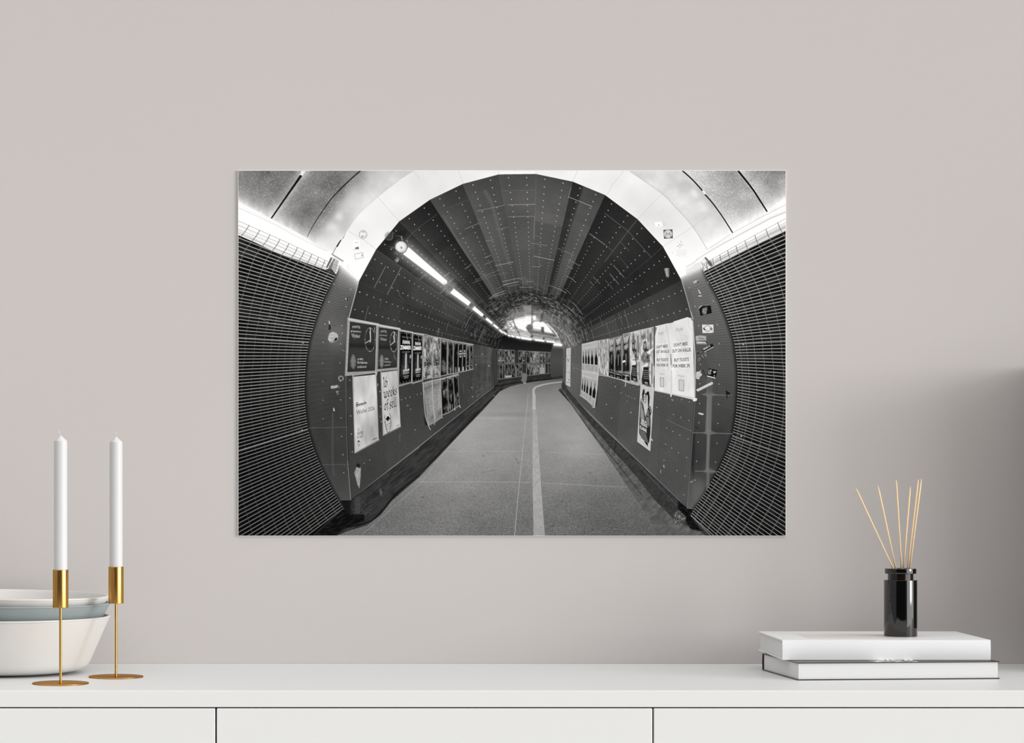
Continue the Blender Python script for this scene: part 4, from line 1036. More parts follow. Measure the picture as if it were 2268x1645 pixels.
tube(T2((655, 1400))[0], T2((690, 1428))[0], 4.6, 4.0, .4); tube(T2((706, 1445))[0], T2((732, 1466))[0], 3.8, 3.4, .4); tube(T2((742, 1466))[0], T2((766, 1484))[0], 3.2, 2.8, .4)
tube(PD((372, 505))[0], PD((400, 522))[0], 3.8, 3.6, .4); tube(PD((428, 520))[0], PD((468, 536))[0], 3.6, 3.4, .4)
tube(PD((522, 545))[0], PD((575, 556))[0], 4.0, 4.0, .4); tube(PD((615, 562))[0], PD((785, 588))[0], 4.8, 4.2, .4); tube(PD((865, 595))[0], PD((1020, 616))[0], 4.2, 3.8, .4); tube(PD((1075, 622))[0], PD((1208, 638))[0], 4.0, 3.6, .4)
glow(PD((1215, 690))[0], PD((1340, 700))[0], 4, .5); line(PD((1218, 680), (1340, 690)), 4.5, 254)
# ---------------------------------------------------------------- posters on the left wall
def nz(seed, a, b, lo, hi, ang=0.0):
    """blotchy printed picture in sheet coordinates"""
    def f(u, v):
        n = vnoise(u * a + v * ang, v * b, 1.0, seed, 3)
        return lo + (hi - lo) * np.clip((n - .3) / .4, 0, 1)
    return f
def tape(q, w, val=150):
    line(list(q) + [q[0]], w, val, .95, soft=.6); line(list(q) + [q[0]], w * .35, val + 45, .7)
def folds(seed, base, amp):
    def f(u, v):
        n = vnoise(u * 2.2 + v * 1.1, v * 3.0 - u * .9, 1.0, seed, 3) - .5
        m = vnoise(u * 4 - v * 3, v * 1.2 + u * 2, 1.0, seed + 5, 2) - .5
        return base + amp * (n + .6 * m)
    return f
def scrawl(Q, u0, v0, u1, v1, rows, val, w=.7, seed=0, dens=.8):
    r = np.random.default_rng(seed + 3)
    for k in range(rows):
        v = v0 + (v1 - v0) * (k + .5) / rows; u = u0
        while u < u1:
            L = (u1 - u0) * (.06 + .16 * r.random())
            if r.random() < dens: Q.line([(u, v), (min(u + L, u1), v)], w, val, .8)
            u += L + (u1 - u0) * .035

def clock_poster(outer, inner, clock, hands, grapes, small):
    fill(outer, 128); fill(outer, lambda X, Y: 128 + 40 * vnoise(X, Y, 3, 201)); line(list(outer) + [outer[0]], 1.4, 176, .8); line(list(inner) + [inner[0]], 1.2, 168, .7)
    Q = Quad(inner)
    Q.fill(lambda u, v: np.interp(v, [0, .40, .49, .51, .56, .8, 1], [50, 50, 34, 46, 56, 56, 46]) + 6 * (vnoise(u * 5, v * 5, 1, 202, 2) - .5))
    (cx, cy), rx, ry = clock
    for k in range(40):
        a = 2 * math.pi * k / 40; dot((cx + rx * math.cos(a), cy + ry * math.sin(a)), .85 if k % 5 == 0 else .5, 205, .9)
    for q in hands: line(q, 1.5, 214, .95, w2=1.0)
    rr = np.random.default_rng(4)
    for (gx, gy) in grapes:
        a = [(gx + small * math.cos(t), gy + small * 1.15 * math.sin(t)) for t in np.linspace(0, 2 * math.pi, 11)]; line(a, .6, 168, .8)
    return Q
def cluster(f, w, h, x, y):
    pts = []
    for k, n in enumerate((1, 2, 2, 3, 3, 3, 2, 3, 2, 1)):
        for j in range(n): pts.append(f((x + (j - (n - 1) / 2) * w + (k % 2) * w * .2, y + k * h))[0])
    return pts
Q = clock_poster(PA((85, 112), (648, 225), (604, 1110), (42, 1165)), PA((122, 178), (608, 252), (584, 1085), (74, 1106)), (PA((490, 510))[0], 11.2, 26.2),
                 [PA((495, 300), (500, 520)), PA((490, 365), (499, 520)), PA((500, 518), (402, 574)), PA((492, 555), (500, 520))], cluster(PA, 30, 25, 180, 800), 1.9)
line(PA((575, 280), (582, 385)), 1.4, 150, .7); line(PA((568, 330), (575, 300)), .8, 190, .7)
text('POVATTE', Quad(PA((168, 262), (310, 268), (308, 312), (166, 306))), 176, arch=.25, bold=.02); text('presenterar', Quad(PA((142, 335), (328, 352), (326, 392), (140, 382))), 178, bold=.015); text('Vinfest', Quad(PA((152, 398), (312, 420), (302, 475), (158, 470))), 172, bold=.01)
line(spline(PA((150, 440), (190, 400), (240, 440), (312, 425))), .6, 170, .7); line(spline(PA((175, 455), (210, 490), (300, 468))), .6, 150, .6)
text('20 MAJ', Quad(PA((262, 850), (362, 845), (360, 890), (262, 892))), 172, bold=.02); text('Färgfabriken', Quad(PA((260, 905), (442, 908), (442, 960), (260, 958))), 176, bold=.02); text('vinfestival', Quad(PA((256, 985), (422, 980), (420, 1020), (256, 1028))), 168, bold=.02)
Q = clock_poster(PA((622, 228), (1030, 306), (1002, 1042), (602, 1088)), PA((654, 282), (1002, 332), (984, 1018), (630, 1050)), (PA((922, 550))[0], 8.0, 22.0),
                 [PA((932, 375), (938, 545)), PA((918, 440), (930, 540)), PA((938, 545), (862, 608))], cluster(PA, 21, 23, 700, 800), 1.6)
text('POVATTE', Quad(PA((685, 345), (792, 350), (790, 392), (683, 386))), 165, arch=.25, bold=.02); text('presenterar', Quad(PA((668, 412), (804, 425), (802, 455), (666, 445))), 165, bold=.015); text('Vinfest', Quad(PA((676, 475), (798, 485), (790, 530), (680, 525))), 160, bold=.01); line(spline(PA((675, 500), (700, 465), (745, 510), (798, 490))), .6, 160, .7)
text('20 MAJ', Quad(PA((756, 840), (822, 840), (820, 885), (756, 885))), 165, bold=.02); text('Färgfabriken', Quad(PA((752, 895), (872, 900), (870, 938), (752, 936))), 165, bold=.02); text('vinfestival', Quad(PA((748, 965), (860, 950), (858, 978), (748, 992))), 158, bold=.02)
fill(PA((920, 380), (960, 470), (985, 620), (960, 560), (930, 520)), 112, .4, 1); fill(PA((915, 740), (940, 790), (975, 900), (930, 850)), 130, .5, 1)
for q in (PA((84, 110), (125, 115), (120, 178), (82, 150)), PA((606, 228), (655, 236), (650, 285), (608, 290)), PA((985, 1020), (1010, 1030), (1005, 1070), (985, 1050))): fill(q, 182, .6, .4)
line(PA((640, 240), (600, 1110)), 2.6, 140, .9); line(PA((652, 240), (618, 1100)), 1.0, 60, .5); line(PA((610, 250), (592, 1090)), 1.0, 186, .7)
line(PA((40, 1165), (70, 500), (100, 110)), 2.4, 140, .8); line(PA((60, 1140), (80, 500), (112, 180)), .9, 188, .7)
line(PA((110, 140), (640, 235)), 4.6, 192, .9); line(PA((650, 248), (1030, 315)), 4.0, 196, .9); line(PA((60, 1128), (600, 1090)), 3.2, 150, .8); line(PA((70, 1105), (600, 1075)), .8, 196, .6); line(PA((615, 1066), (1000, 1035)), 3.0, 158, .8)

def show_poster(outer, inner, seed, big1, big2, smalls):
    fill(outer, 116); line(list(outer) + [outer[0]], 1.6, 168, .8); Q = Quad(inner)
    Q.fill(lambda u, v: 13 + 200 * np.exp(-((u - .52) / .06) ** 2) * np.interp(v, [.38, .44, .58, .74, .8], [0, .75, .7, .5, 0]) + 72 * np.exp(-((u - .5) / .26) ** 2) * np.interp(v, [.36, .46, .7, .84, .92], [0, .6, .9, .6, 0])
           + 55 * np.clip(vnoise(u * 7, v * 16, 1, seed, 2) - .5, 0, 1) * np.interp(v, [.55, .68, .84, .9], [0, 1.6, 1.8, 0]))
    Q.rect(.3, .012, .8, .022, 150, .6); Q.line([(.52, .02), (.62, .14)], .9, 190, .7); Q.line([(.86, .02), (.95, .14)], .9, 160, .6); Q.line([(.08, .02), (.12, .03)], .8, 180, .7)
    text('THE WORLD OF', Quad([Q.p(.12, .085), Q.p(.92, .085), Q.p(.92, .115), Q.p(.12, .115)]), 130, bold=.01)
    text('HANS', big1, 214, bold=.03); text('ZIMMER', big2, 222, bold=.03)
    text('A NEW DIMENSION', Quad([Q.p(.16, .385), Q.p(.88, .375), Q.p(.88, .402), Q.p(.16, .412)]), 150, bold=.0)
    text('STHLM', Quad([Q.p(.3, .74), Q.p(.8, .725), Q.p(.8, .775), Q.p(.3, .79)]), 205, bold=.03); Q.rect(.3, .8, .82, .822, 190, .7); Q.rect(.36, .868, .8, .877, 190, .8); Q.rect(.38, .9, .76, .909, 170, .8)
    Q.poly([(.84, .46), (.95, .44), (.98, .5), (.9, .53), (.82, .5)], 170, .8); Q.line([(.86, .52), (.84, .6), (.92, .62)], .7, 130, .6)
    for k in range(4): Q.rect(.06 + .26 * k, .965, .1 + .26 * k, .985, 170, .7)
show_poster(PA((1008, 322), (1268, 372), (1252, 1290), (1006, 1362)), PA((1042, 362), (1252, 395), (1236, 1276), (1018, 1322)), 211, Quad(PA((1088, 512), (1216, 532), (1216, 592), (1086, 588))), Quad(PA((1040, 612), (1236, 620), (1234, 688), (1038, 690))), 0)
show_poster(PA((1258, 378), (1465, 412), (1446, 1255), (1256, 1312)), PA((1278, 410), (1448, 440), (1436, 1245), (1262, 1282)), 215, Quad(PA((1315, 545), (1415, 562), (1412, 612), (1313, 615))), Quad(PA((1280, 630), (1432, 632), (1430, 698), (1276, 700))), 0)
line(PA((1020, 335), (1265, 382)), 2.6, 180, .9); line(PA((1275, 392), (1460, 425)), 2.2, 180, .9)
# lower white sheets
fill(PB((165, 172), (605, 118), (612, 175), (600, 180), (648, 1320), (665, 1352), (215, 1600)), 138); fill(PB((190, 172), (580, 128), (600, 160), (190, 195)), 36, .9)
W1 = Quad(PB((182, 205), (598, 158), (640, 1335), (214, 1582)))
W1.fill(folds(221, 188, 62)); line(PB((178, 205), (212, 1590)), 2.2, 150, .7); line(PB((606, 165), (645, 1330)), 1.4, 150, .6); line(PB((215, 1590), (660, 1350)), 2.2, 120, .8); line(PB((213, 1572), (650, 1330)), .9, 196, .6)
line(PB((180, 172), (600, 118)), 1.8, 165, .8); fill(PB((575, 105), (625, 105), (612, 178), (590, 178)), 168)
text('Beach', Quad(PB((233, 668), (420, 634), (422, 702), (240, 752))), 32, bold=.012); line(PB((233, 722), (424, 672)), 1.0, 24); text('Wallet 2026.', Quad(PB((236, 812), (580, 728), (580, 798), (244, 893))), 34, bold=.005)
blackletter('16', Quad(PB((252, 1130), (296, 1122), (298, 1185), (258, 1195))), 60); blackletter('weeks', Quad(PB((255, 1180), (370, 1160), (370, 1232), (258, 1255))), 60); blackletter('of sell', Quad(PB((250, 1265), (362, 1232), (362, 1300), (254, 1325))), 60)
fill(PB((262, 1375), (280, 1352), (300, 1370), (296, 1385), (268, 1390)), 34); line(PB((262, 1380), (270, 1430), (288, 1462), (302, 1425), (304, 1372)), .7, 60, .8)
text('målerås', Quad(PB((535, 1328), (622, 1290), (620, 1320), (536, 1362))), 60, bold=.02)
fill(PB((672, 72), (1010, 40), (1010, 70), (690, 105)), 140, .9); fill(PB((700, 100), (985, 72), (985, 86), (700, 124)), 36, .9)
W2 = Quad(PB((690, 122), (992, 84), (1046, 1105), (730, 1262)))
W2.fill(folds(231, 186, 58)); line(PB((684, 70), (730, 1270)), 2.0, 150, .8); line(PB((1000, 70), (1008, 380)), 1.8, 150, .8); line(PB((732, 1270), (1050, 1110)), 2.6, 112, .8); line(PB((730, 1250), (1046, 1092)), .8, 190, .7)
blackletter('16', Quad(PB((716, 192), (808, 184), (810, 382), (726, 394))), 14, nib=.10); blackletter('weeks', Quad(PB((736, 398), (984, 352), (984, 518), (742, 590))), 14, nib=.085); blackletter('of sell', Quad(PB((742, 628), (972, 555), (974, 738), (750, 812))), 14, nib=.085)
fill(PB((775, 975), (800, 920), (830, 915), (855, 965), (830, 985), (815, 1020), (795, 990)), 18); line(spline(PB((770, 985), (755, 930), (765, 900))), 1.0, 40); line(spline(PB((850, 965), (866, 920), (840, 870))), 1.0, 40)
line(spline(PB((760, 1000), (775, 1100), (800, 1190), (822, 1215), (850, 1165), (868, 1060), (864, 960))), 1.1, 50); line(PB((780, 1080), (815, 1060), (850, 1050)), .9, 60); line(PB((800, 1150), (830, 1140)), .9, 50); line(PB((790, 1110), (825, 1095), (845, 1110)), .8, 70); line(PB((750, 1040), (775, 1020)), 1.0, 50)
text('målerås', Quad(PB((965, 1085), (1028, 1058), (1028, 1078), (966, 1106))), 80, bold=.02)
# grey text posters and darker show posters further down
def grey_show(Q, seed):
    Q.fill(lambda u, v: nz(seed, 6, 9, 78, 190)(u, v) * np.interp(v, [.45, .5, 1], [1, .9, .92]))
    Q.rect(.12, .5, .88, .7, 112, .5); text('BAC', Quad([Q.p(.3, .52), Q.p(.8, .515), Q.p(.8, .59), Q.p(.3, .6)]), 34, bold=.04); text('DEN', Quad([Q.p(.16, .61), Q.p(.84, .605), Q.p(.84, .69), Q.p(.16, .7)]), 28, bold=.05)
    for k in range(4): Q.rect(.3 + .15 * k, .72, .36 + .15 * k, .79, 62, .7)
    Q.rect(.2, .9, .8, .925, 44, .6); Q.poly([(.3, .1), (.5, .06), (.62, .16), (.42, .24)], 70, .6, 1)
    Q.border(1.2, 165, .7)
grey_show(Quad(PC((152, 190), (322, 212), (304, 950), (135, 985))), 241); grey_show(Quad(PC((328, 215), (465, 240), (448, 945), (312, 965))), 243)
def dark_poster(q, seed, hi=150, edge=150, lo=14):
    Q = Quad(q)
    Q.fill(lambda u, v: lo + (hi - lo) * np.clip(vnoise(u * 2.2, v * 6, 1, seed, 3) - .42, 0, 1) * 1.9 * np.interp(u, [0, .5, 1], [.8, 1.1, .8])); Q.border(1.0, edge, .75); return Q
for i, (q, hi) in enumerate(((((468, 262), (592, 276), (578, 896), (458, 925)), 150), (((600, 285), (692, 305), (683, 878), (592, 890)), 130), (((704, 308), (783, 318), (772, 858), (694, 876)), 120), (((787, 322), (862, 325), (848, 838), (780, 850)), 40), (((866, 325), (928, 338), (918, 832), (857, 842)), 40), (((932, 340), (988, 348), (978, 815), (926, 828)), 150), (((992, 352), (1048, 358), (1043, 800), (986, 812)), 160))):
    Q = dark_poster(PC(*q), 251 + i, hi)
    if hi == 40:
        for v in (.24, .33, .42): Q.rect(.3 if v != .33 else .12, v, .75 if v != .33 else .9, v + .055, 180, .85)
        Q.poly([(.05, 1), (.05, .86), (.3, .82), (.42, .97)], 196, .9)
    elif i in (1, 2):
        for k in range(6): Q.rect(.4, .83 + .026 * k, .66, .838 + .026 * k, 200, .8)
    elif i in (5, 6): Q.rect(.25, .8, .7, .86, 150, .7); Q.poly([(.0, 1), (.0, .86), (.25, .95)], 180, .8)
    Q.poly([(0.05, 0), (.95, 0), (.85, .06), (.5, .03), (.2, .09)], 150, .7, .6)
line(PC((0, 145), (160, 165), (330, 210), (465, 235), (600, 265), (700, 295), (860, 318), (1050, 352)), 2.2, 168, .9, soft=.7)
line(PC((0, 1035), (130, 990), (440, 940)), 1.6, 150, .7); line(PC((455, 932), (585, 900), (770, 868), (1050, 800)), 1.8, 156, .85); line(PC((582, 270), (574, 900)), 3.0, 128, .8); line(PC((592, 280), (586, 890)), .7, 200, .6)
line(PC((465, 240), (452, 960)), 1.6, 150, .7); line(PC((130, 160), (132, 1060)), 1.8, 146, .7); line(PC((318, 205), (305, 1040)), 1.4, 160, .7); line(PC((685, 300), (690, 900)), 1.2, 170, .6)
def list_poster(q, seed, name):
    Q = Quad(q); Q.fill(lambda u, v: 128 + 22 * (vnoise(u * 5, v * 5, 1, seed, 2) - .5)); Q.border(1.3, 160, .8)
    text(name, Quad([Q.p(.06, .07), Q.p(.94, .05), Q.p(.94, .13), Q.p(.06, .17)]), 62, bold=.0); scrawl(Q, .1, .2, .9, .7, 25, 176, .75, seed, .85)
    scrawl(Q, .1, .2, .45, .7, 25, 84, .5, seed + 1, .4); text('UPPL', Quad([Q.p(.3, .8), Q.p(.95, .76), Q.p(.95, .9), Q.p(.3, .93)]), 62, bold=.0); return Q
list_poster(T5((28, 280), (107, 252), (136, 622), (74, 652)), 261, 'Nyköping'); list_poster(T5((110, 252), (182, 240), (196, 578), (138, 618)), 265, 'Nykvarn')
line(spline(T5((28, 282), (35, 420), (50, 560), (78, 655), (95, 688))), 1.3, 196, .9); line(T5((130, 622), (130, 645)), 1.0, 180); line(T5((108, 250), (112, 400), (130, 600)), 1.4, 178, .8); line(T5((183, 240), (196, 580), (205, 582)), 1.4, 160, .8)
line(T5((25, 275), (105, 252), (190, 235), (250, 225), (345, 200)), 2.0, 176, .85)
fill(T5((30, 560), (46, 590), (72, 650), (48, 650)), 18, .7, .8)
for i, q in enumerate((((462, 1000), (580, 950), (606, 1595), (490, 1625)), ((590, 968), (685, 932), (716, 1518), (612, 1580)), ((692, 945), (773, 908), (802, 1458), (722, 1505)))):
    Q = dark_poster(PC(*q), 271 + i, 140)
    if i == 1: Q.rect(.2, .02, .7, .05, 170, .8); Q.rect(.55, .84, .65, .98, 190, .6); Q.poly([(.1, .9), (.2, .72), (.36, .86), (.3, 1)], 170, .8, .6)
    if i == 0: Q.poly([(.3, .34), (.55, .3), (.5, .44), (.34, .46)], 180, .7, .6)
    if i == 2: Q.poly([(.62, .6), (.8, .52), (.85, .68), (.7, .72)], 176, .8, .6); Q.rect(.4, .02, .8, .05, 130, .8)
line(PC((455, 985), (580, 945), (690, 915), (775, 890)), 2.0, 178, .85); line(PC((490, 1640), (612, 1590), (720, 1520), (808, 1460)), 1.6, 150, .8); line(PC((800, 1460), (818, 1498)), 1.4, 200); line(PC((722, 1515), (716, 1545)), 1.6, 190)
for k in range(60):   # scratches on the wall beyond
    x = 1050 + 360 * rng.random(); y = 370 + 900 * rng.random() - (x - 1050) * .2
    if rng.random() < .5: line(PC((x, y), (x + rng.normal() * 4, y + 30 + 130 * rng.random())), .5, 130, .35)
    else: dot(PC((x - 150, y + 200))[0], .4 + .4 * rng.random(), 150, .5)
line(PC((1055, 565), (1370, 565)), .6, 130, .7)
for p, r_ in (((1108, 722), .9), ((1343, 740), 1.1), ((1218, 525), .8), ((1040, 1300), .9), ((1030, 1138), .9)): dot(PC(p)[0], r_, 200)
line(PC((1120, 1300), (1170, 1255)), .6, 160, .7); line(PC((1080, 1240), (1240, 1140)), .6, 120, .6); line(PC((870, 1060), (885, 1240)), .6, 140, .5)
for p, a, b in ((PB((1172, 722))[0], 2.8, 2.0), (PB((1310, 1165))[0], 2.6, 1.8)): fill([(p[0] - a, p[1] + b), (p[0], p[1] - b), (p[0] + a, p[1] - b * .6), (p[0] + a * .9, p[1] + b * .5)], 120, .9, .4)
line(PB((1035, 1235), (1030, 1370)), 2.2, 92, .8, soft=1); fill(PB((625, 310), (640, 330), (632, 380), (618, 370)), 150, .8); fill(PB((668, 900), (684, 905), (682, 940), (668, 935)), 110, .8)
for p in ((122, 262), (130, 588), (137, 912), (150, 1240), (166, 1568), (673, 468), (682, 740), (694, 1015), (1062, 616), (1140, 590), (1220, 572), (1352, 522), (1418, 505), (1230, 790)): dot(PB(p)[0], .9, 170, .9)
for k in range(40): dot(PC((420 + 700 * rng.random(), 60 + 260 * rng.random()))[0], .35 + .5 * rng.random(), 130, .6)
for k in range(26):
    x = 1080 + 520 * rng.random(); y = 20 + 330 * rng.random() + (x - 1080) * .1; L = 40 + 90 * rng.random(); line(PC((x, y), (x - L * .35, y + L)), .6, 150, .4)
for q in (((415, 50), (440, 60), (410, 180), (395, 190)), ((1090, 85), (1100, 130), (1080, 250), (1072, 200)), ((1020, 140), (1040, 150), (1030, 210), (1015, 200)), ((1150, 250), (1165, 255), (1150, 300), (1142, 295)), ((925, 80), (945, 90), (940, 105), (925, 100))): fill(PC(*q), 128, .6, .5)
# far posters round the bend
def far_row(xs, top, bot, seed, tones):
    for i, (a, b) in enumerate(xs):
        Q = Quad(PD((a + 3, top(a)), (b - 3, top(b)), (b - 3, bot(b)), (a + 3, bot(a)))); lo, hi = tones[i % len(tones)]; hi *= .84
        Q.fill(lambda u, v: lo + (hi - lo) * np.clip((vnoise(u * 2.6, v * 5, 1, seed + i, 2) - .34) * 2.4, 0, 1)); Q.border(.9, 118, .75)
        if hi < 150: Q.poly([(.4, .25), (.6, .25), (.62, .75), (.38, .75)], 150, .35, .5)
t1 = lambda x: 770 + (x - 190) * .055; b1 = lambda x: 1028 - (x - 190) * .012
far_row([(188, 218), (218, 260), (260, 310), (310, 370), (370, 432), (434, 494), (562, 632), (632, 704), (708, 768), (772, 828), (828, 885), (885, 942), (945, 998), (998, 1050), (1052, 1100), (1100, 1146)], t1, b1, 301, [(20, 120), (16, 150), (20, 110), (24, 160), (24, 150), (30, 150), (18, 140), (22, 150), (8, 110), (8, 150), (90, 185), (90, 180), (10, 130), (10, 130), (16, 120), (14, 110)])
t2 = lambda x: 1050 - (x - 190) * .02; b2 = lambda x: 1312 - (x - 190) * .112
far_row([(186, 216), (216, 266), (268, 312), (314, 370), (372, 434), (436, 500), (502, 566), (568, 632), (702, 768), (772, 826), (828, 888), (888, 942), (1052, 1102), (1104, 1146)], t2, b2, 331, [(14, 110), (14, 120), (16, 110), (18, 120), (12, 90), (8, 120), (8, 120), (20, 120), (14, 150), (14, 150), (60, 170), (60, 165), (8, 80), (10, 80)])
fill(PD((948, 1040), (1044, 1038), (1044, 1212), (948, 1220)), 158, .9, .5); fill(PD((955, 1045), (980, 1045), (980, 1100), (955, 1100)), 70, .8, .5); fill(PD((1006, 1045), (1034, 1045), (1034, 1098), (1006, 1098)), 66, .8, .5)
fill(PD((318, 1250), (434, 1238), (434, 1275), (318, 1290)), 178, .85, .5); fill(PD((185, 960), (305, 965), (305, 985), (185, 985)), 160, .6, .5); fill(PD((940, 865), (1045, 868), (1045, 884), (940, 882)), 190, .5, .5)
line(PD((190, 768), (494, 788)), .8, 120, .7); line(PD((560, 796), (830, 808), (1148, 824)), .8, 124, .7); line(PD((185, 1035), (630, 1022), (1145, 1018)), 1.0, 108, .8); line(PD((200, 1322), (632, 1250)), 1.0, 116, .7); line(PD((700, 1250), (1146, 1202)), .9, 104, .7)
fill(PD((645, 1198), (725, 1228), (695, 1390), (614, 1342)), 110)
# ---------------------------------------------------------------- posters on the right wall
Q = Quad(QA((120, 345), (200, 325), (188, 1040), (108, 1000))); Q.fill(lambda u, v: 186 + 30 * (vnoise(u * 4, v * 10, 1, 351, 2) - .5))
for k in range(16): a = rng.random() * .8; v = (.15 + .2 * rng.random()) if k < 8 else (.62 + .33 * rng.random()); Q.rect(a, v, a + .12, v + .03, 60, .8)
Q.rect(0, .47, 1, .478, 130, .6)
def bottle_poster(q, band, seed, slots):
    Q = Quad(q); Q.fill(lambda u, v: 164 + 26 * (vnoise(u * 8, v * 6, 1, seed, 2) - .5) + 20 * (v < .2)); Q.rect(0.02, .03, .98, .17, 176, .6); text(band, Quad([Q.p(.05, .05), Q.p(.95, .05), Q.p(.95, .15), Q.p(.05, .15)]), 156, bold=.0)
    for i, u in enumerate(slots):
        w = .055 + .006 * i
        Q.poly([(u - .015, .26), (u + .015, .26), (u + .018, .40), (u + w, .55), (u + w, .74), (u - w, .74), (u - w, .55), (u - .018, .40)], 130, .5, .4)
        Q.poly([(u - .012, .30), (u + .012, .30), (u + .016, .42), (u + w, .57), (u + w * .95, .76), (u - w * .95, .76), (u - w, .57), (u - .016, .42)], 14, .95, .3)
        Q.rect(u + .085, .2, u + .092, 1, 200, .5)
        for v in (.82, .86, .9, .94): Q.rect(u - .04, v, u + .05, v + .014, 90, .6)
    Q.border(1.2, 188, .8); return Q
bottle_poster(QA((405, 265), (690, 200), (702, 788), (405, 725)), 'VINFEST', 361, (.1, .29, .47, .68, .9)); bottle_poster(QA((405, 745), (700, 800), (636, 1395), (380, 1190)), 'VINFEST', 365, (.1, .29, .48, .70, .9))
line(QA((395, 1040 - 300), (700, 795)), 2.2, 190, .85); line(QA((400, 265), (690, 200)), 1.4, 190, .8); line(QA((360, 1190), (500, 1290), (620, 1410)), 1.5, 180, .9); line(QA((600, 1410), (632, 1412)), 2.0, 190); line(QA((700, 800), (672, 1100), (632, 1400)), 1.4, 196, .9)
fill(QA((684, 1100), (690, 1130), (668, 1390), (645, 1400)), 22, .7, .7)
def figure_poster(q, seed, lo, hi, foot=None, a=5, b=9):
    Q = Quad(q); Q.fill(lambda u, v: nz(seed, a, b, lo, hi)(u, v)); Q.border(1.0, 186, .7)
    if foot is not None:
        Q.rect(0, foot, 1, 1, 14, .9); text('STHLM 29 JULI', Quad([Q.p(.1, foot + .02), Q.p(.9, foot + .02), Q.p(.9, foot + .06), Q.p(.1, foot + .06)]), 190, bold=.02); Q.rect(.3, foot + .1, .7, foot + .12, 150, .8)
    return Q
for i, q in enumerate((((704, 198), (784, 182), (790, 812), (706, 795)), ((792, 182), (884, 168), (886, 842), (796, 820)))):
    Q = figure_poster(QA(*q), 371 + i, 118, 206); Q.rect(.05, .08, .95, .28, 150, .5); text('NINA', Quad([Q.p(.2, .12), Q.p(.8, .12), Q.p(.8, .24), Q.p(.2, .24)]), 176); Q.rect(.3, .7, .7, .85, 196, .7)
    Q.poly([(.3, .4), (.7, .36), (.6, .72), (.4, .75)], 150, .6, 1)
for i, q in enumerate((((890, 175), (992, 152), (996, 872), (890, 838)), ((1000, 150), (1128, 115), (1130, 905), (1002, 875)), ((1134, 112), (1276, 80), (1280, 935), (1132, 902)))):
    Q = figure_poster(QA(*q), 381 + i, 18, 130, .86, 4, 7); Q.rect(0.0, 0, .16, .86, 110, .5, 1); Q.rect(.86, 0, 1, .86, 130, .5, 1); Q.poly([(.15, .05), (.85, .02), (.75, .16), (.3, .2)], 196, .75, .8); Q.poly([(.25, .24), (.8, .2), (.8, .3), (.22, .32)], 180, .7, .6)
    Q.poly([(.25, .36), (.75, .34), (.95, .8), (.1, .82)], 16, .8, .8); Q.poly([(.45, .42), (.6, .42), (.55, .68), (.46, .7)], 170, .7, .6); Q.line([(.15, 0), (.3, .12)], 1.2, 206, .8); Q.line([(.9, 0), (.72, .12)], 1.2, 206, .8)
fill(QA((1140, 570), (1190, 552), (1196, 585), (1145, 602)), 222); line(spline(QA((1240, 825), (1205, 850), (1200, 950), (1190, 1030))), 1.5, 200, .9)
def torn(q, seed):
    Q = Quad(q); Q.fill(lambda u, v: nz(seed, 5, 8, 104, 222)(u, v))
    Q.poly([(.22, .22), (.44, .2), (.5, .34), (.36, .42), (.2, .34)], 36, .85, .5); Q.poly([(.46, .34), (.66, .36), (.62, .5), (.5, .52)], 40, .85, .5); Q.poly([(.27, .25), (.4, .24), (.42, .32), (.3, .34)], 190, .8, .6); Q.poly([(.5, .39), (.6, .4), (.58, .46), (.52, .46)], 180, .8, .5)
    Q.poly([(.66, .05), (.9, .0), (.95, .45), (.7, .5)], 176, .7, .4); Q.poly([(.72, .1), (.86, .08), (.88, .4), (.76, .42)], 60, .6, .7); Q.line([(.2, .56), (.75, .54)], 1.4, 60, .8)
    Q.poly([(.06, .84), (.2, .66), (.64, .66), (.7, .97), (.1, .97)], 24, .92, .4); text('ALDRIG', Quad([Q.p(.24, .6), Q.p(.72, .6), Q.p(.72, .67), Q.p(.24, .67)]), 66, bold=.03)
    for k in range(5): Q.rect(.2, .71 + .035 * k, .66 - .05 * (k % 2), .722 + .035 * k, 140, .8)
    Q.rect(.3, .92, .55, .935, 200, .8); Q.rect(.3, .945, .6, .955, 160, .8)
    Q.poly([(.12, .66), (.35, .6), (.55, .58), (.62, .62), (.5, .65)], 226, .95, .3); Q.poly([(.78, .56), (.98, .52), (.98, .98), (.8, 1.0)], 186, .8, .4); Q.poly([(.82, .6), (.93, .58), (.93, .92), (.84, .94)], 76, .6, .6); Q.line([(.04, .86), (.16, .7)], 1.4, 220, .9)
    Q.border(1.4, 190, .8)
torn(QB((122, 385), (310, 335), (322, 1325), (132, 1270)), 391); torn(QB((322, 335), (550, 285), (556, 1400), (330, 1345)), 397)
fill(QB((425, 740), (475, 700), (555, 655), (540, 690), (500, 760), (470, 780)), 226, .95, .3)
fill(QB((552, 700), (575, 690), (578, 1000), (560, 990)), 12); fill(QB((556, 1180), (580, 1150), (578, 1260), (556, 1400)), 20); fill(QB((540, 990), (570, 985), (580, 1110), (550, 1260), (535, 1200)), 190, .9, .5)
line(QB((0, 415), (310, 340), (550, 285)), 2.0, 190, .8); line(QB((0, 1258), (130, 1300), (280, 1340)), 2.0, 196, .9); line(QB((315, 1340), (560, 1400)), 2.0, 206, .9)
line(QA((700, 820), (880, 850), (1130, 915), (1290, 950), (1450, 1005)), 1.8, 196, .85)
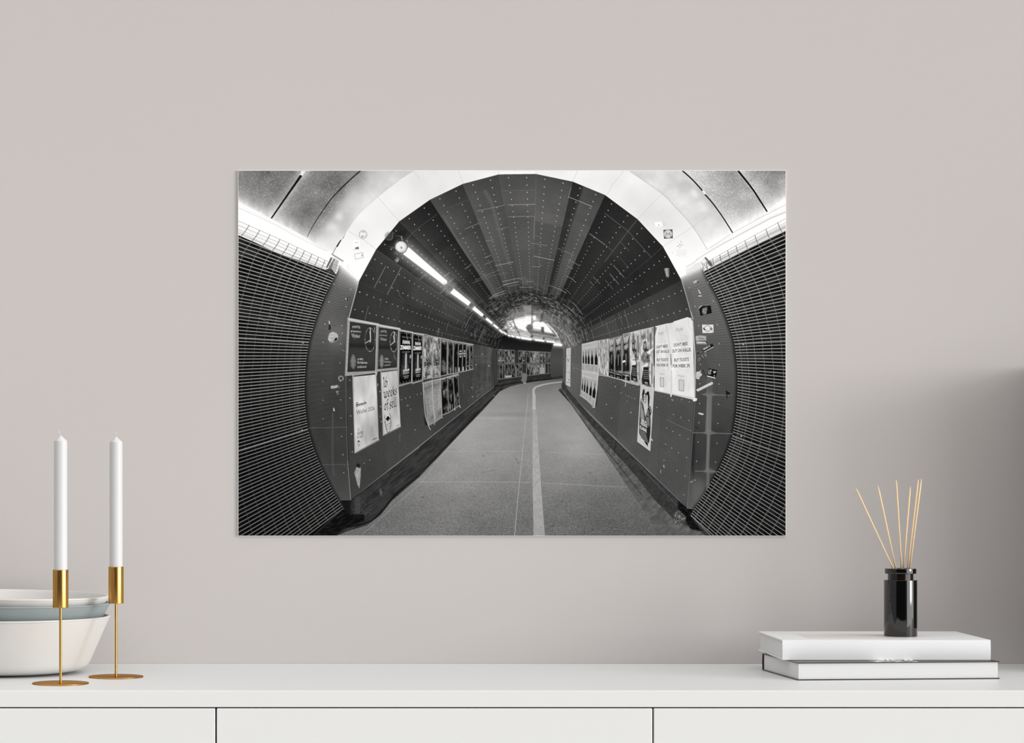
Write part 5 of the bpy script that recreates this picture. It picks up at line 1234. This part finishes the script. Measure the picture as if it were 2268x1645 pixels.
# the two large white sheets
fill(QB((585, 268), (765, 225), (785, 218), (915, 205), (918, 182), (1175, 100), (1225, 120), (1268, 185), (1300, 1590), (1275, 1600), (880, 1510), (575, 1440)), 226)
def map_sheet(seed, base):
    def f(u, v):
        n = vnoise(u * 2.4 + v, v * 3.2 - u, 1, seed, 3) - .5
        c = np.abs(((vnoise(u * 1.6, v * 2.2, 1, seed + 7) * 9) % 1) - .5)
        return base + 34 * n - 9 * (c < .06)
    return f
K1 = Quad(QB((592, 272), (788, 228), (872, 1490), (577, 1432))); K1.fill(map_sheet(401, 222)); K2 = Quad(QB((790, 228), (1240, 110), (1296, 1570), (886, 1498))); K2.fill(map_sheet(409, 226))
fill(QB((588, 280), (615, 290), (580, 450), (575, 470)), 90, .9, .5); fill(QB((560, 290), (590, 270), (575, 470), (560, 440)), 84, .9, .4)
line(spline(QB((785, 225), (830, 480), (860, 720), (862, 850), (880, 1050), (880, 1500))), 2.2, 180, .7, soft=1.2); fill(QB((860, 760), (880, 780), (888, 960), (872, 985)), 90, .8, .8); line(spline(QB((795, 225), (840, 480), (872, 720))), 1.2, 240, .6)
fill(QB((1010, 560), (1130, 430), (1250, 440), (1180, 520)), 206, .4, 3); fill(QB((790, 800), (880, 760), (940, 790), (860, 850)), 204, .5, 2); fill(QB((780, 640), (850, 700), (850, 770)), 206, .6, 1.5)
line(QB((1265, 170), (1310, 800), (1305, 1600)), 2.6, 206, .9); line(QB((1280, 200), (1322, 800), (1318, 1580)), 1.0, 150, .6); line(QB((570, 1440), (870, 1500), (1290, 1580)), 1.8, 170, .8); line(QB((575, 1425), (870, 1485), (1290, 1560)), .8, 206, .7)
fill(QB((1275, 1570), (1350, 1580), (1340, 1620), (1300, 1635), (1272, 1630)), 226); fill(QB((865, 1480), (888, 1485), (884, 1550), (862, 1545)), 224); dot(QB((895, 1047))[0], 2.6, 244); fill(QB((1225, 110), (1298, 115), (1270, 160), (1250, 150)), 150, .8)
for s_, k, c in ((("DON'T MISS", (603, 622), (815, 592), (815, 655), (603, 672)), 0, 96), (('OUT ON KALLIS.', (602, 705), (846, 692), (842, 748), (602, 758)), 0, 84), (('BUY TICKETS', (614, 850), (826, 848), (824, 905), (616, 905)), 0, 92), (('FOR WEEK 29.', (608, 948), (830, 945), (828, 1002), (610, 1002)), 0, 80),
                 (("DON'T MISS", (924, 578), (1176, 545), (1176, 612), (924, 642)), 1, 92), (('OUT ON KALLIS.', (890, 690), (1242, 655), (1242, 722), (890, 752)), 1, 76), (('BUY TICKETS', (930, 852), (1202, 835), (1200, 898), (930, 915)), 1, 88), (('FOR WEEK 29.', (905, 960), (1226, 950), (1224, 1018), (905, 1020)), 1, 74)):
    t_, *q = s_; text(t_, Quad(QB(*q)), c, .9, bold=.035)
for q in (((652, 378), (740, 358), (740, 408), (650, 428)), ((975, 305), (1098, 285), (1096, 345), (972, 362))): text('Kallis', Quad(QB(*q)), 140, .8); (a, b, c, d) = QB(*q); line(spline([d, a, ((a[0] + b[0]) / 2, a[1] + 2), b]), .6, 150, .6)
for x0, y0, x1, y1, n in ((672, 437, 735, 432, 1), (640, 553, 770, 545, 5), (1000, 380, 1070, 375, 1), (985, 518, 1100, 490, 5), (668, 1130, 742, 1138, 0), (990, 1165, 1118, 1178, 0), (690, 1160, 730, 1166, 3), (1025, 1200, 1095, 1205, 3)): line(QB((x0, y0), (x1, y1)), .9 if n == 0 else .6, 110 if n == 0 else 170, .7)
for q in (((678, 1198), (740, 1206), (742, 1372), (678, 1362)), ((1018, 1242), (1108, 1248), (1106, 1448), (1018, 1435))): a = QB(*q); fill(a, 200); line(a + [a[0]], 1.2, 130, .9)
for cx, cy, k in ((850, 330, 5), (840, 1300, 6), (1260, 1380, 6), (1200, 1080, 3)):
    for j in range(k): line(spline(QB(*[(cx + (30 + 22 * j) * math.cos(t) * .6, cy + (30 + 22 * j) * math.sin(t)) for t in np.linspace(2.6, 5.6, 7)])), .5, 196, .7)
# lower figure poster
fill(QC((235, 118), (482, 175), (412, 1308), (175, 1132)), 196); A = Quad(QC((243, 142), (468, 190), (402, 1280), (190, 1118)))
A.fill(lambda u, v: 186 + 10 * vnoise(u * 6, v * 6, 1, 421))
A.poly([(.02, .36), (.12, .24), (.28, .3), (.36, .36), (.5, .48), (.62, .4), (.72, .28), (.86, .34), (.94, .52), (.98, .72), (.9, .98), (.74, .96), (.14, .87), (.06, .84), (.02, .6)], 30, .95, .4)
A.poly([(.14, .12), (.2, .03), (.3, .02), (.42, .1), (.56, .05), (.68, .04), (.78, .14), (.76, .26), (.66, .3), (.6, .2), (.48, .26), (.4, .28), (.3, .26), (.2, .22)], 16, .95, .4)
A.poly([(.32, .03), (.38, .1), (.34, .12)], 190, .9); A.poly([(.27, .13), (.36, .1), (.48, .13), (.5, .22), (.42, .3), (.3, .27)], 186, .95, .4); A.line([(.3, .16), (.42, .15)], 1.4, 40); A.line([(.32, .2), (.44, .19)], .9, 60); A.line([(.36, .25), (.42, .245)], .9, 50)
A.poly([(.52, .1), (.62, .12), (.66, .26), (.62, .4), (.52, .5), (.5, .35)], 196, .95, .4); A.poly([(.06, .3), (.14, .27), (.24, .36), (.36, .42), (.42, .52), (.4, .64), (.28, .66), (.1, .52)], 168, .8, .8); A.poly([(.62, .34), (.76, .36), (.84, .46), (.9, .62), (.7, .62), (.56, .52)], 128, .8, 1.0); A.poly([(.62, .46), (.78, .46), (.76, .48), (.62, .48)], 20, .9)
for k in range(16): a = .08 + .05 * k; A.line([(a, .36 + .01 * k), (a + .02, .64)], .5, 60 if k % 2 else 210, .5)
A.line([(.74, .28), (.88, .3), (.94, .36), (.9, .42)], 1.8, 14, .95); A.line([(.1, .2), (.04, .26), (.02, .32)], 1.4, 30, .8)
for t_, v, h, u0, u1 in (('SKA', .56, .045, .2, .66), ('ALDRIG', .61, .06, .14, .7), ('KLARAR', .69, .065, .1, .7)): text(t_, Quad([A.p(u0, v), A.p(u1, v), A.p(u1, v + h), A.p(u0, v + h)]), 196, bold=.04)
for k in range(5): A.rect(.1 + .02 * k, .775 + .03 * k, .66 + .05 * k, .79 + .03 * k, 150, .8)
A.rect(.3, .92, .56, .945, 206, .9); A.rect(.32, .955, .66, .966, 180, .9); A.poly([(.86, .9), (1, .9), (1, 1), (.84, .98)], 190); A.poly([(.0, .88), (.08, .89), (.1, .96), (0, .95)], 190)
line(QC((435, 1088), (450, 1112)), 2.2, 206)
# marks on the right wall
line(QC((695, 735), (1160, 945)), 1.3, 128, .8, w2=1.8); line(QC((697, 742), (1165, 955)), 1.0, 36, .6); line(QC((550, 1240), (900, 1480)), .6, 100, .5); line(spline(QC((950, 700), (1010, 750), (1040, 800))), .9, 110, .6)
for q in (((648, 1575), (665, 1550), (668, 1595), (680, 1605), (665, 1612)), ((50, 590), (70, 600), (64, 614), (54, 605)), ((72, 905), (86, 912), (80, 918)), ((805, 385), (820, 365), (828, 388))): fill(QC(*q), 190, .9, .3)
for p, r_ in (((1013, 1035), 1.2), ((848, 1360), 1.1), ((1292, 1508), 1.2), ((940, 1610), 1.2), ((1115, 1152), .9), ((1208, 1195), .7), ((1258, 1213), .9), ((1312, 1237), .7), ((1364, 1255), .9), ((1225, 1303), .8)): dot(QA(p)[0], r_, 170, .9)
for k in range(16): dot(QA((720 + 40 * k, 840 + 8.5 * k + 30 * (k % 2)))[0], .6, 150, .7)
fill(T6((490, 1040), (500, 1050), (496, 1068), (505, 1072), (492, 1075)), 150, .9, .4); fill(T6((750, 1155), (790, 1135), (770, 1158)), 160, .8, .4)
line(spline(QA((235, 715), (260, 698), (300, 700), (335, 715))), .7, 150, .7); line(QA((262, 720), (255, 770)), .6, 140, .5)
for k in range(22):
    a = QA((220 + 180 * rng.random(), 330 + 500 * rng.random()))[0]; line([a, (a[0] + .3, a[1] + 6 + 12 * rng.random())], .6, 112 if k % 2 else 62, .3)
# ---------------------------------------------------------------- stickers
def ringline(c, r_, w, val, a=1, sq=1.0): line([(c[0] + r_ * math.cos(t), c[1] + r_ * sq * math.sin(t)) for t in np.linspace(0, 2 * math.pi, 28)], w, val, a)
c = LM((660, 405))[0]; dot(c, 8.6, 238); ringline(c, 8.5, .8, 110, .9, 1.1); ringline(c, 7.3, .5, 190, .8, 1.1); fill(LM((615, 360), (640, 335), (690, 335), (715, 385), (690, 355), (640, 350)), 140, .8, .4); fill(LM((620, 432), (675, 425), (660, 470), (630, 470)), 120, .7, .5); line(LM((690, 460), (725, 430)), 1.0, 130, .7)
fill(LM((432, 532), (588, 540), (580, 745), (420, 742)), 253); fill(LM((470, 725), (490, 690), (515, 700), (540, 668), (565, 705), (566, 735), (472, 733)), 104); text('NLJ', Quad(LM((470, 578), (545, 572), (545, 605), (470, 606))), 130, bold=.0); line(LM((425, 752), (545, 755)), .8, 170, .7)
for k in range(4):
    q = LM((465, 852), (650, 808), (668, 925), (485, 965)); line(q + [q[0]], .9, 186, .6)
fill(LM((615, 850), (650, 840), (660, 895), (620, 905)), 180, .8, .4); fill(LM((560, 830), (580, 850), (570, 862)), 170, .7)
fill(T1((842, 1360), (850, 1400), (855, 1430), (848, 1448), (832, 1446), (836, 1390)), 40); fill(T1((836, 1362), (844, 1370), (846, 1400), (836, 1392)), 220, .9, .3)
q = T1((832, 1500), (842, 1478), (870, 1462), (905, 1475), (918, 1500), (912, 1530), (880, 1555), (845, 1560), (830, 1530)); fill(q, lambda X, Y: 178 + 60 * (vnoise(X, Y, 3, 441, 2) - .5)); fill(T1((890, 1520), (912, 1510), (908, 1535), (880, 1545)), 20); line(T1((845, 1552), (880, 1548), (905, 1532)), 1.2, 20); ringline(T1((880, 1512))[0], 9.4, .5, 200, .5, 1.1); line(spline(T1((862, 1495), (880, 1490), (885, 1510), (868, 1520))), 1.2, 120, .7)
fill(T1((948, 1190), (985, 1180), (990, 1160), (1004, 1155), (1004, 1192)), 18); line(T1((955, 1186), (1000, 1190)), .9, 160, .8); fill(T1((982, 1165), (996, 1160), (996, 1180), (984, 1180)), 190, .8); dot(T1((1020, 1157))[0], .9, 30)
for k in range(3): dot(T1((875 + 8 * k, 1405))[0], .6, 40)
ringline(T4((943, 231))[0], 5.2, 1.1, 190, .95, .95); line(spline(T4((930, 235), (945, 222), (955, 232))), 1.0, 176, .8); fill(T4((935, 225), (958, 218), (950, 240), (938, 242)), 40, .6, .4)
fill(T4((852, 300), (915, 290), (918, 312), (880, 322), (855, 322)), lambda X, Y: 176 + 50 * (vnoise(X, Y, 2.5, 445) - .5), .95, .3); fill(T4((915, 295), (935, 298), (933, 318), (915, 320)), 110, .6, .4); fill(T4((898, 345), (925, 345), (925, 375), (905, 375)), lambda X, Y: 120 + 160 * (vnoise(X, Y, 1.6, 446) - .5), .9, .3)
fill(T4((876, 492), (884, 494), (886, 516), (874, 520)), 190, .95, .3); fill(T4((880, 515), (888, 512), (888, 522), (880, 522)), 200); fill(T4((955, 905), (968, 908), (965, 914), (952, 910)), 150, .8, .3)
line(T1((950, 1620), (975, 1635)), 1.0, 170, .6)
# right: on the white ring
fill(T3((518, 556), (600, 552), (603, 632), (524, 637)), 84); dot(T3((560, 594))[0], 9.0, 214); line(T3((540, 612), (546, 582), (560, 602), (574, 582), (580, 612)), 1.6, 120, .8); ringline(T3((560, 594))[0], 7.2, .8, 150, .6)
for k in range(16): a = 2 * math.pi * rng.random(); rr = 8 * math.sqrt(rng.random()); p = T3((668, 686))[0]; dot((p[0] + rr * math.cos(a), p[1] + rr * math.sin(a)), .5 + .7 * rng.random(), 150, .7)
fill(T3((440, 490), (510, 482), (510, 528), (445, 528)), 253, .9, .4); fill(T3((510, 470), (535, 465), (542, 528), (512, 526)), 226, .8, .3); dot(T3((478, 515))[0], 1.4, 170)
for k in range(6): dot(T3((500 + 40 * rng.random(), 480 + 45 * rng.random()))[0], .7, 130, .7)
fill(T3((640, 742), (715, 738), (715, 782), (640, 785)), 240, .9, .4); q = T3((635, 735), (720, 735), (712, 790), (640, 790)); line(q + [q[0]], .6, 206, .6); line(spline(T3((450, 395), (475, 420), (500, 380), (495, 450))), .6, 206, .7)
# right: dark lining sticker
for k in range(5): fill(T3((520 + 6 * k, 905 + 14 * k), (550, 895 + 14 * k), (575, 905 + 15 * k), (540, 914 + 15 * k)), 190, .8, .3)
# right: mouth panel
fill(HA((108, 1062), (150, 1030), (200, 1035), (205, 1058), (150, 1062), (125, 1078)), 196, .95, .4); fill(HA((180, 1040), (208, 1045), (200, 1062), (165, 1060)), 24, .9, .4); line(spline(HA((150, 1062), (130, 1085), (150, 1100))), .7, 150, .6)
fill(HA((185, 1165), (215, 1200), (240, 1240), (222, 1250), (200, 1215)), 206, .9, .4); fill(HA((190, 1265), (255, 1270), (248, 1310), (195, 1300)), 36); 
for k in range(4): fill(HA((198 + 14 * k, 1268), (208 + 14 * k, 1268), (206 + 14 * k, 1298), (198 + 14 * k, 1296)), 220, .9, .2)
fill(HA((205, 1480), (245, 1440), (395, 1430), (415, 1560), (230, 1605)), 20); fill(HA((260, 1480), (300, 1470), (330, 1455), (340, 1500), (330, 1560), (280, 1595), (255, 1550)), lambda X, Y: 120 + 130 * (vnoise(X, Y, 3, 451, 2) - .4), .9, .8); line(HA((205, 1478), (248, 1440)), 1.4, 206); line(HA((250, 1442), (390, 1432)), .9, 170, .6)
fill(HB((256, 212), (438, 210), (440, 342), (264, 346)), 222); line(spline(HB((285, 262), (345, 222), (405, 258))), .9, 60); line(spline(HB((290, 285), (345, 325), (400, 290))), .9, 60); fill(HB((272, 270), (285, 255), (300, 270), (318, 292), (300, 302), (278, 290)), 34, .9, .3); fill(HB((378, 270), (400, 258), (420, 268), (424, 290), (400, 300), (390, 285)), 34, .9, .3); dot(HB((300, 275))[0], .9, 200); dot(HB((402, 276))[0], .9, 200); line(spline(HB((332, 300), (345, 306), (362, 296))), .6, 120, .8); line(spline(HB((415, 310), (425, 320), (425, 335))), .6, 60, .8)
fill(HB((152, 400), (200, 385), (235, 385), (322, 395), (322, 468), (155, 470)), lambda X, Y: 168 + 50 * (vnoise(X, Y, 3, 455, 2) - .5)); line(spline(HB((205, 440), (215, 415), (240, 440), (280, 435))), .7, 80, .8); fill(HB((255, 425), (285, 430), (280, 445), (255, 442)), 90, .8, .3)
fill(HB((155, 475), (332, 480), (330, 532), (160, 530)), 40); text('CRIMINAL', Quad(HB((160, 482), (326, 486), (324, 514), (162, 512))), 226, bold=.05); line(HB((165, 522), (326, 524)), .9, 214)
fill(HB((258, 612), (422, 514), (456, 580), (300, 670)), 24); text('GATE 14', Quad(HB((270, 602), (380, 545), (388, 565), (280, 622))), 216, bold=.05); line(HB((295, 650), (440, 572)), 2.0, 190, .9)
for k in range(34): a = HB((165 + 160 * rng.random(), 650 + 155 * rng.random()))[0]; line([a, (a[0] + rng.normal() * 1.5, a[1] + rng.normal() * 1.5)], .9, 30 if k % 2 else 160, .8)
fill(HB((188, 650), (210, 660), (195, 700), (180, 690)), 24, .8, .3); line(HB((250, 705), (275, 745)), 1.2, 190, .7); line(HB((300, 700), (325, 715)), 2.0, 176, .7)
fill(HB((155, 1040), (165, 975), (215, 965), (240, 945), (230, 990), (262, 1000), (250, 1040), (225, 1050), (210, 1095), (160, 1085)), lambda X, Y: 196 + 60 * (vnoise(X, Y, 2.5, 461, 2) - .5), .95, .3)
line(HB((245, 1070), (275, 940), (325, 1085)), 1.2, 34, .8); line(HB((240, 1000), (320, 1020)), .9, 40, .6)
fill(HB((365, 915), (506, 945), (478, 1085), (332, 1045)), 22); fill(HB((370, 935), (410, 940), (400, 1010), (360, 1020), (350, 985)), lambda X, Y: 120 + 200 * (vnoise(X, Y, 1.8, 465) - .4), .9, .3); fill(HB((430, 965), (470, 960), (490, 970), (450, 1005)), 200, .85, .4); fill(HB((340, 1035), (475, 1070), (470, 1082), (335, 1048)), 214); dot(HB((455, 1040))[0], 1.0, 210)
w = HB((165, 1262), (415, 1138), (432, 1152), (428, 1172), (190, 1290), (172, 1282)); fill(w, 226); text('workaround 92', Quad(HB((176, 1262), (418, 1146), (424, 1166), (186, 1282))), 70, bold=.01)
fill(HB((640, 1270), (680, 1300), (715, 1320), (700, 1345), (665, 1340), (660, 1400), (650, 1385)), 16, .85, .4); line(HB((645, 1270), (665, 1410)), 1.2, 14, .8); line(HB((700, 1345), (710, 1385)), .9, 20, .8)
fill(QC((1285, 610), (1310, 605), (1385, 625), (1385, 645), (1340, 645), (1290, 625)), 214, .95, .4); line(spline(QC((1240, 850), (1260, 890), (1290, 900))), 1.3, 24, .8)
line(QB((1235, 0), (1270, 110)), 1.3, 190, .8)
# ---------------------------------------------------------------- the print as an object on the wall
def unsharp(a, s, k): return a + k * (a - blur(a, s))
G = np.clip(unsharp(np.clip(G, 0, 255), 1.6, 0.45), 0, 255)
GL = np.where(G / 255 <= 0.04045, G / 255 / 12.92, ((G / 255 + 0.055) / 1.055) ** 2.4).astype(np.float32)
pad = np.pad(GL, 1, mode='edge')
V = (pad[0:-1:SS, 0:-1:SS] + pad[1::SS, 0:-1:SS] + pad[0:-1:SS, 1::SS] + pad[1::SS, 1::SS]) / 4      # tone at the corners of a 1-unit grid
V = V[1:-1, 1:-1]                                       # leave the white edge of the board free all round
NY, NX = V.shape
S_W = scale_at(-0.0033)
def wx(px): return (px - CX) / S_W
def wz(py): return CAM_Z + (CY - py) / S_W
pic = thing('wall_picture', 'frameless black and white tunnel photograph print on the grey wall', 'picture', (wx(1134), -0.0002, wz(1187)))
bm = bmesh.new(); box(bm, wx(527.1) - wx(1134), wx(1740.9) - wx(1134), -0.003, -0.0002, wz(1186.9) - wz(1187), wz(377.1) - wz(1187))
M_BOARD = material('white_board', (0.86, 0.86, 0.86, 1), rough=0.6)
link_mesh('backing_board', bm, M_BOARD, pic)
gx = (np.arange(NX) + 1 + PX0 - 1134) / S_W
gz = (1187 - (np.arange(NY) + 1 + PY0)) / S_W
co_ = np.empty((NY, NX, 3), np.float32); co_[..., 0] = gx[None, :]; co_[..., 1] = -0.0031; co_[..., 2] = gz[:, None]
idx = np.arange(NY * NX, dtype=np.int32).reshape(NY, NX)
quads = np.stack([idx[:-1, :-1], idx[1:, :-1], idx[1:, 1:], idx[:-1, 1:]], -1).reshape(-1, 4)
me = bpy.data.meshes.new('printed_face')
me.vertices.add(NY * NX); me.vertices.foreach_set('co', co_.ravel())
me.loops.add(quads.size); me.loops.foreach_set('vertex_index', quads.ravel())
me.polygons.add(len(quads)); me.polygons.foreach_set('loop_start', np.arange(0, quads.size, 4, dtype=np.int32))
me.update(calc_edges=True)
at = me.color_attributes.new('print_tone', 'FLOAT_COLOR', 'POINT')
tone = np.ones((NY * NX, 4), np.float32); tone[:, :3] = (V * PRINT_WHITE).reshape(-1, 1)
at.data.foreach_set('color', tone.ravel())
mp = bpy.data.materials.new('matte_photo_print'); mp.use_nodes = True
nt = mp.node_tree; pb = nt.nodes['Principled BSDF']
ca = nt.nodes.new('ShaderNodeVertexColor'); ca.layer_name = 'print_tone'
nt.links.new(ca.outputs['Color'], pb.inputs['Base Color'])
pb.inputs['Roughness'].default_value = 0.8; pb.inputs['Specular IOR Level'].default_value = 0.0
me.materials.append(mp)
pf = bpy.data.objects.new('printed_face', me); COL.objects.link(pf); pf.parent = pic
# ---------------------------------------------------------------- daylight: a bright room, its wide window to the right front, its depth behind the camera dark
w = bpy.data.worlds.new('room_daylight'); scene.world = w; w.use_nodes = True
nt = w.node_tree
bg = nt.nodes['Background']
tc = nt.nodes.new('ShaderNodeTexCoord'); sp = nt.nodes.new('ShaderNodeSeparateXYZ')
nt.links.new(tc.outputs['Generated'], sp.inputs[0])
def mth(op, a, b=None):
    n = nt.nodes.new('ShaderNodeMath'); n.operation = op
    for i, v in enumerate((a, b)):
        if v is None: continue
        if isinstance(v, (int, float)): n.inputs[i].default_value = v
        else: nt.links.new(v, n.inputs[i])
    return n.outputs[0]
def ramp(v, a, b, lo=0.0, hi=1.0):
    n = nt.nodes.new('ShaderNodeMapRange'); n.interpolation_type = 'SMOOTHSTEP'
    nt.links.new(v, n.inputs['Value'])
    n.inputs['From Min'].default_value = a; n.inputs['From Max'].default_value = b
    n.inputs['To Min'].default_value = lo; n.inputs['To Max'].default_value = hi
    return n.outputs['Result']
X_, Y_, Z_ = sp.outputs
AZ = mth('MULTIPLY', mth('ARCTAN2', X_, mth('MULTIPLY', Y_, -1.0)), 180 / math.pi)     # 0 towards the camera, 90 to the right
L_CEIL, L_LOW, L_DARK, L_WIN, L_CORE = 1.48, 0.34, 0.03, 2.8, 17.0
ceil_ = ramp(Z_, 0.05, 0.75, L_LOW, L_CEIL)
dark = mth('MULTIPLY', mth('MULTIPLY', ramp(AZ, -48, -38), ramp(AZ, 22, 30, 1, 0)), ramp(Z_, 0.18, 0.42, 1, 0))
room = mth('MULTIPLY', ceil_, mth('SUBTRACT', 1.0, mth('MULTIPLY', dark, 1 - L_DARK / L_LOW)))
win = mth('MULTIPLY', mth('MULTIPLY', ramp(AZ, 30, 36), ramp(AZ, 82, 90, 1, 0)), mth('MULTIPLY', ramp(Z_, -0.24, -0.16), ramp(Z_, 0.42, 0.52, 1, 0)))
core = mth('MULTIPLY', mth('MULTIPLY', ramp(AZ, 54, 58), ramp(AZ, 68, 73, 1, 0)), mth('MULTIPLY', ramp(Z_, -0.04, 0.02), ramp(Z_, 0.24, 0.32, 1, 0)))
total = mth('ADD', mth('ADD', room, mth('MULTIPLY', win, L_WIN)), mth('MULTIPLY', core, L_CORE))
bg.inputs['Color'].default_value = (1.0, 0.992, 0.985, 1)
nt.links.new(total, bg.inputs['Strength'])
w.cycles.sampling_method = 'MANUAL'; w.cycles.sample_map_resolution = 1024

# unseen pot, added past the right edge to cast the shadow on the wall
M_SHADE_POT = material('charcoal_glaze', srgb(92, 86, 84), rough=0.8, spec=0.2, mottling=0.03)
M_SOIL = material('dark_potting_soil', srgb(52, 42, 36), rough=1.0, bump=0.6, bump_scale=120)
pl = thing('shade_pot', 'unseen charcoal pot added right of the books to shade the wall', 'shade_pot', (1.345, -0.1085, TOP_Z + 0.0003))
bm = bmesh.new()
lo = [bm.verts.new((sx * 0.148, sy * 0.099, 0)) for sx, sy in ((-1, -1), (1, -1), (1, 1), (-1, 1))]
hi = [bm.verts.new((sx * 0.160, sy * 0.102, 0.49)) for sx, sy in ((-1, -1), (1, -1), (1, 1), (-1, 1))]
ih = [bm.verts.new((sx * 0.146, sy * 0.088, 0.49)) for sx, sy in ((-1, -1), (1, -1), (1, 1), (-1, 1))]
il = [bm.verts.new((sx * 0.142, sy * 0.085, 0.44)) for sx, sy in ((-1, -1), (1, -1), (1, 1), (-1, 1))]
bm.faces.new(lo[::-1]); bm.faces.new(il)
for a, b in ((lo, hi), (hi, ih), (ih, il)):
    for k in range(4): bm.faces.new((a[k], a[(k + 1) % 4], b[(k + 1) % 4], b[k]))
bmesh.ops.recalc_face_normals(bm, faces=bm.faces)
bmesh.ops.bevel(bm, geom=[e for e in bm.edges if abs((e.verts[0].co - e.verts[1].co).z) > 0.2], offset=0.012, segments=3, profile=0.5, affect='EDGES')
link_mesh('pot', bm, M_SHADE_POT, pl)
bm = bmesh.new(); box(bm, -0.140, 0.140, -0.083, 0.083, 0.441, 0.462, bevel=0.006); link_mesh('soil', bm, M_SOIL, pl)

cam = bpy.data.cameras.new('camera')
cam.sensor_fit = 'HORIZONTAL'; cam.sensor_width = 36.0
cam.lens = F_PX / 2268.0 * 36.0
cam.shift_x = (1134.0 - CX) / 2268.0
cam.shift_y = (CY - 822.5) / 2268.0
cam.clip_start = 0.05
co = bpy.data.objects.new('camera', cam); COL.objects.link(co)
co.location = (0, -CAM_D, CAM_Z); co.rotation_euler = (math.pi / 2, 0, 0)
scene.camera = co

scene.view_settings.view_transform = 'Standard'
scene.view_settings.look = 'None'
scene.view_settings.exposure = 0.0
scene.view_settings.gamma = 1.0
scene.view_settings.use_curve_mapping = False
scene.cycles.use_denoising = True
scene.cycles.max_bounces = 8
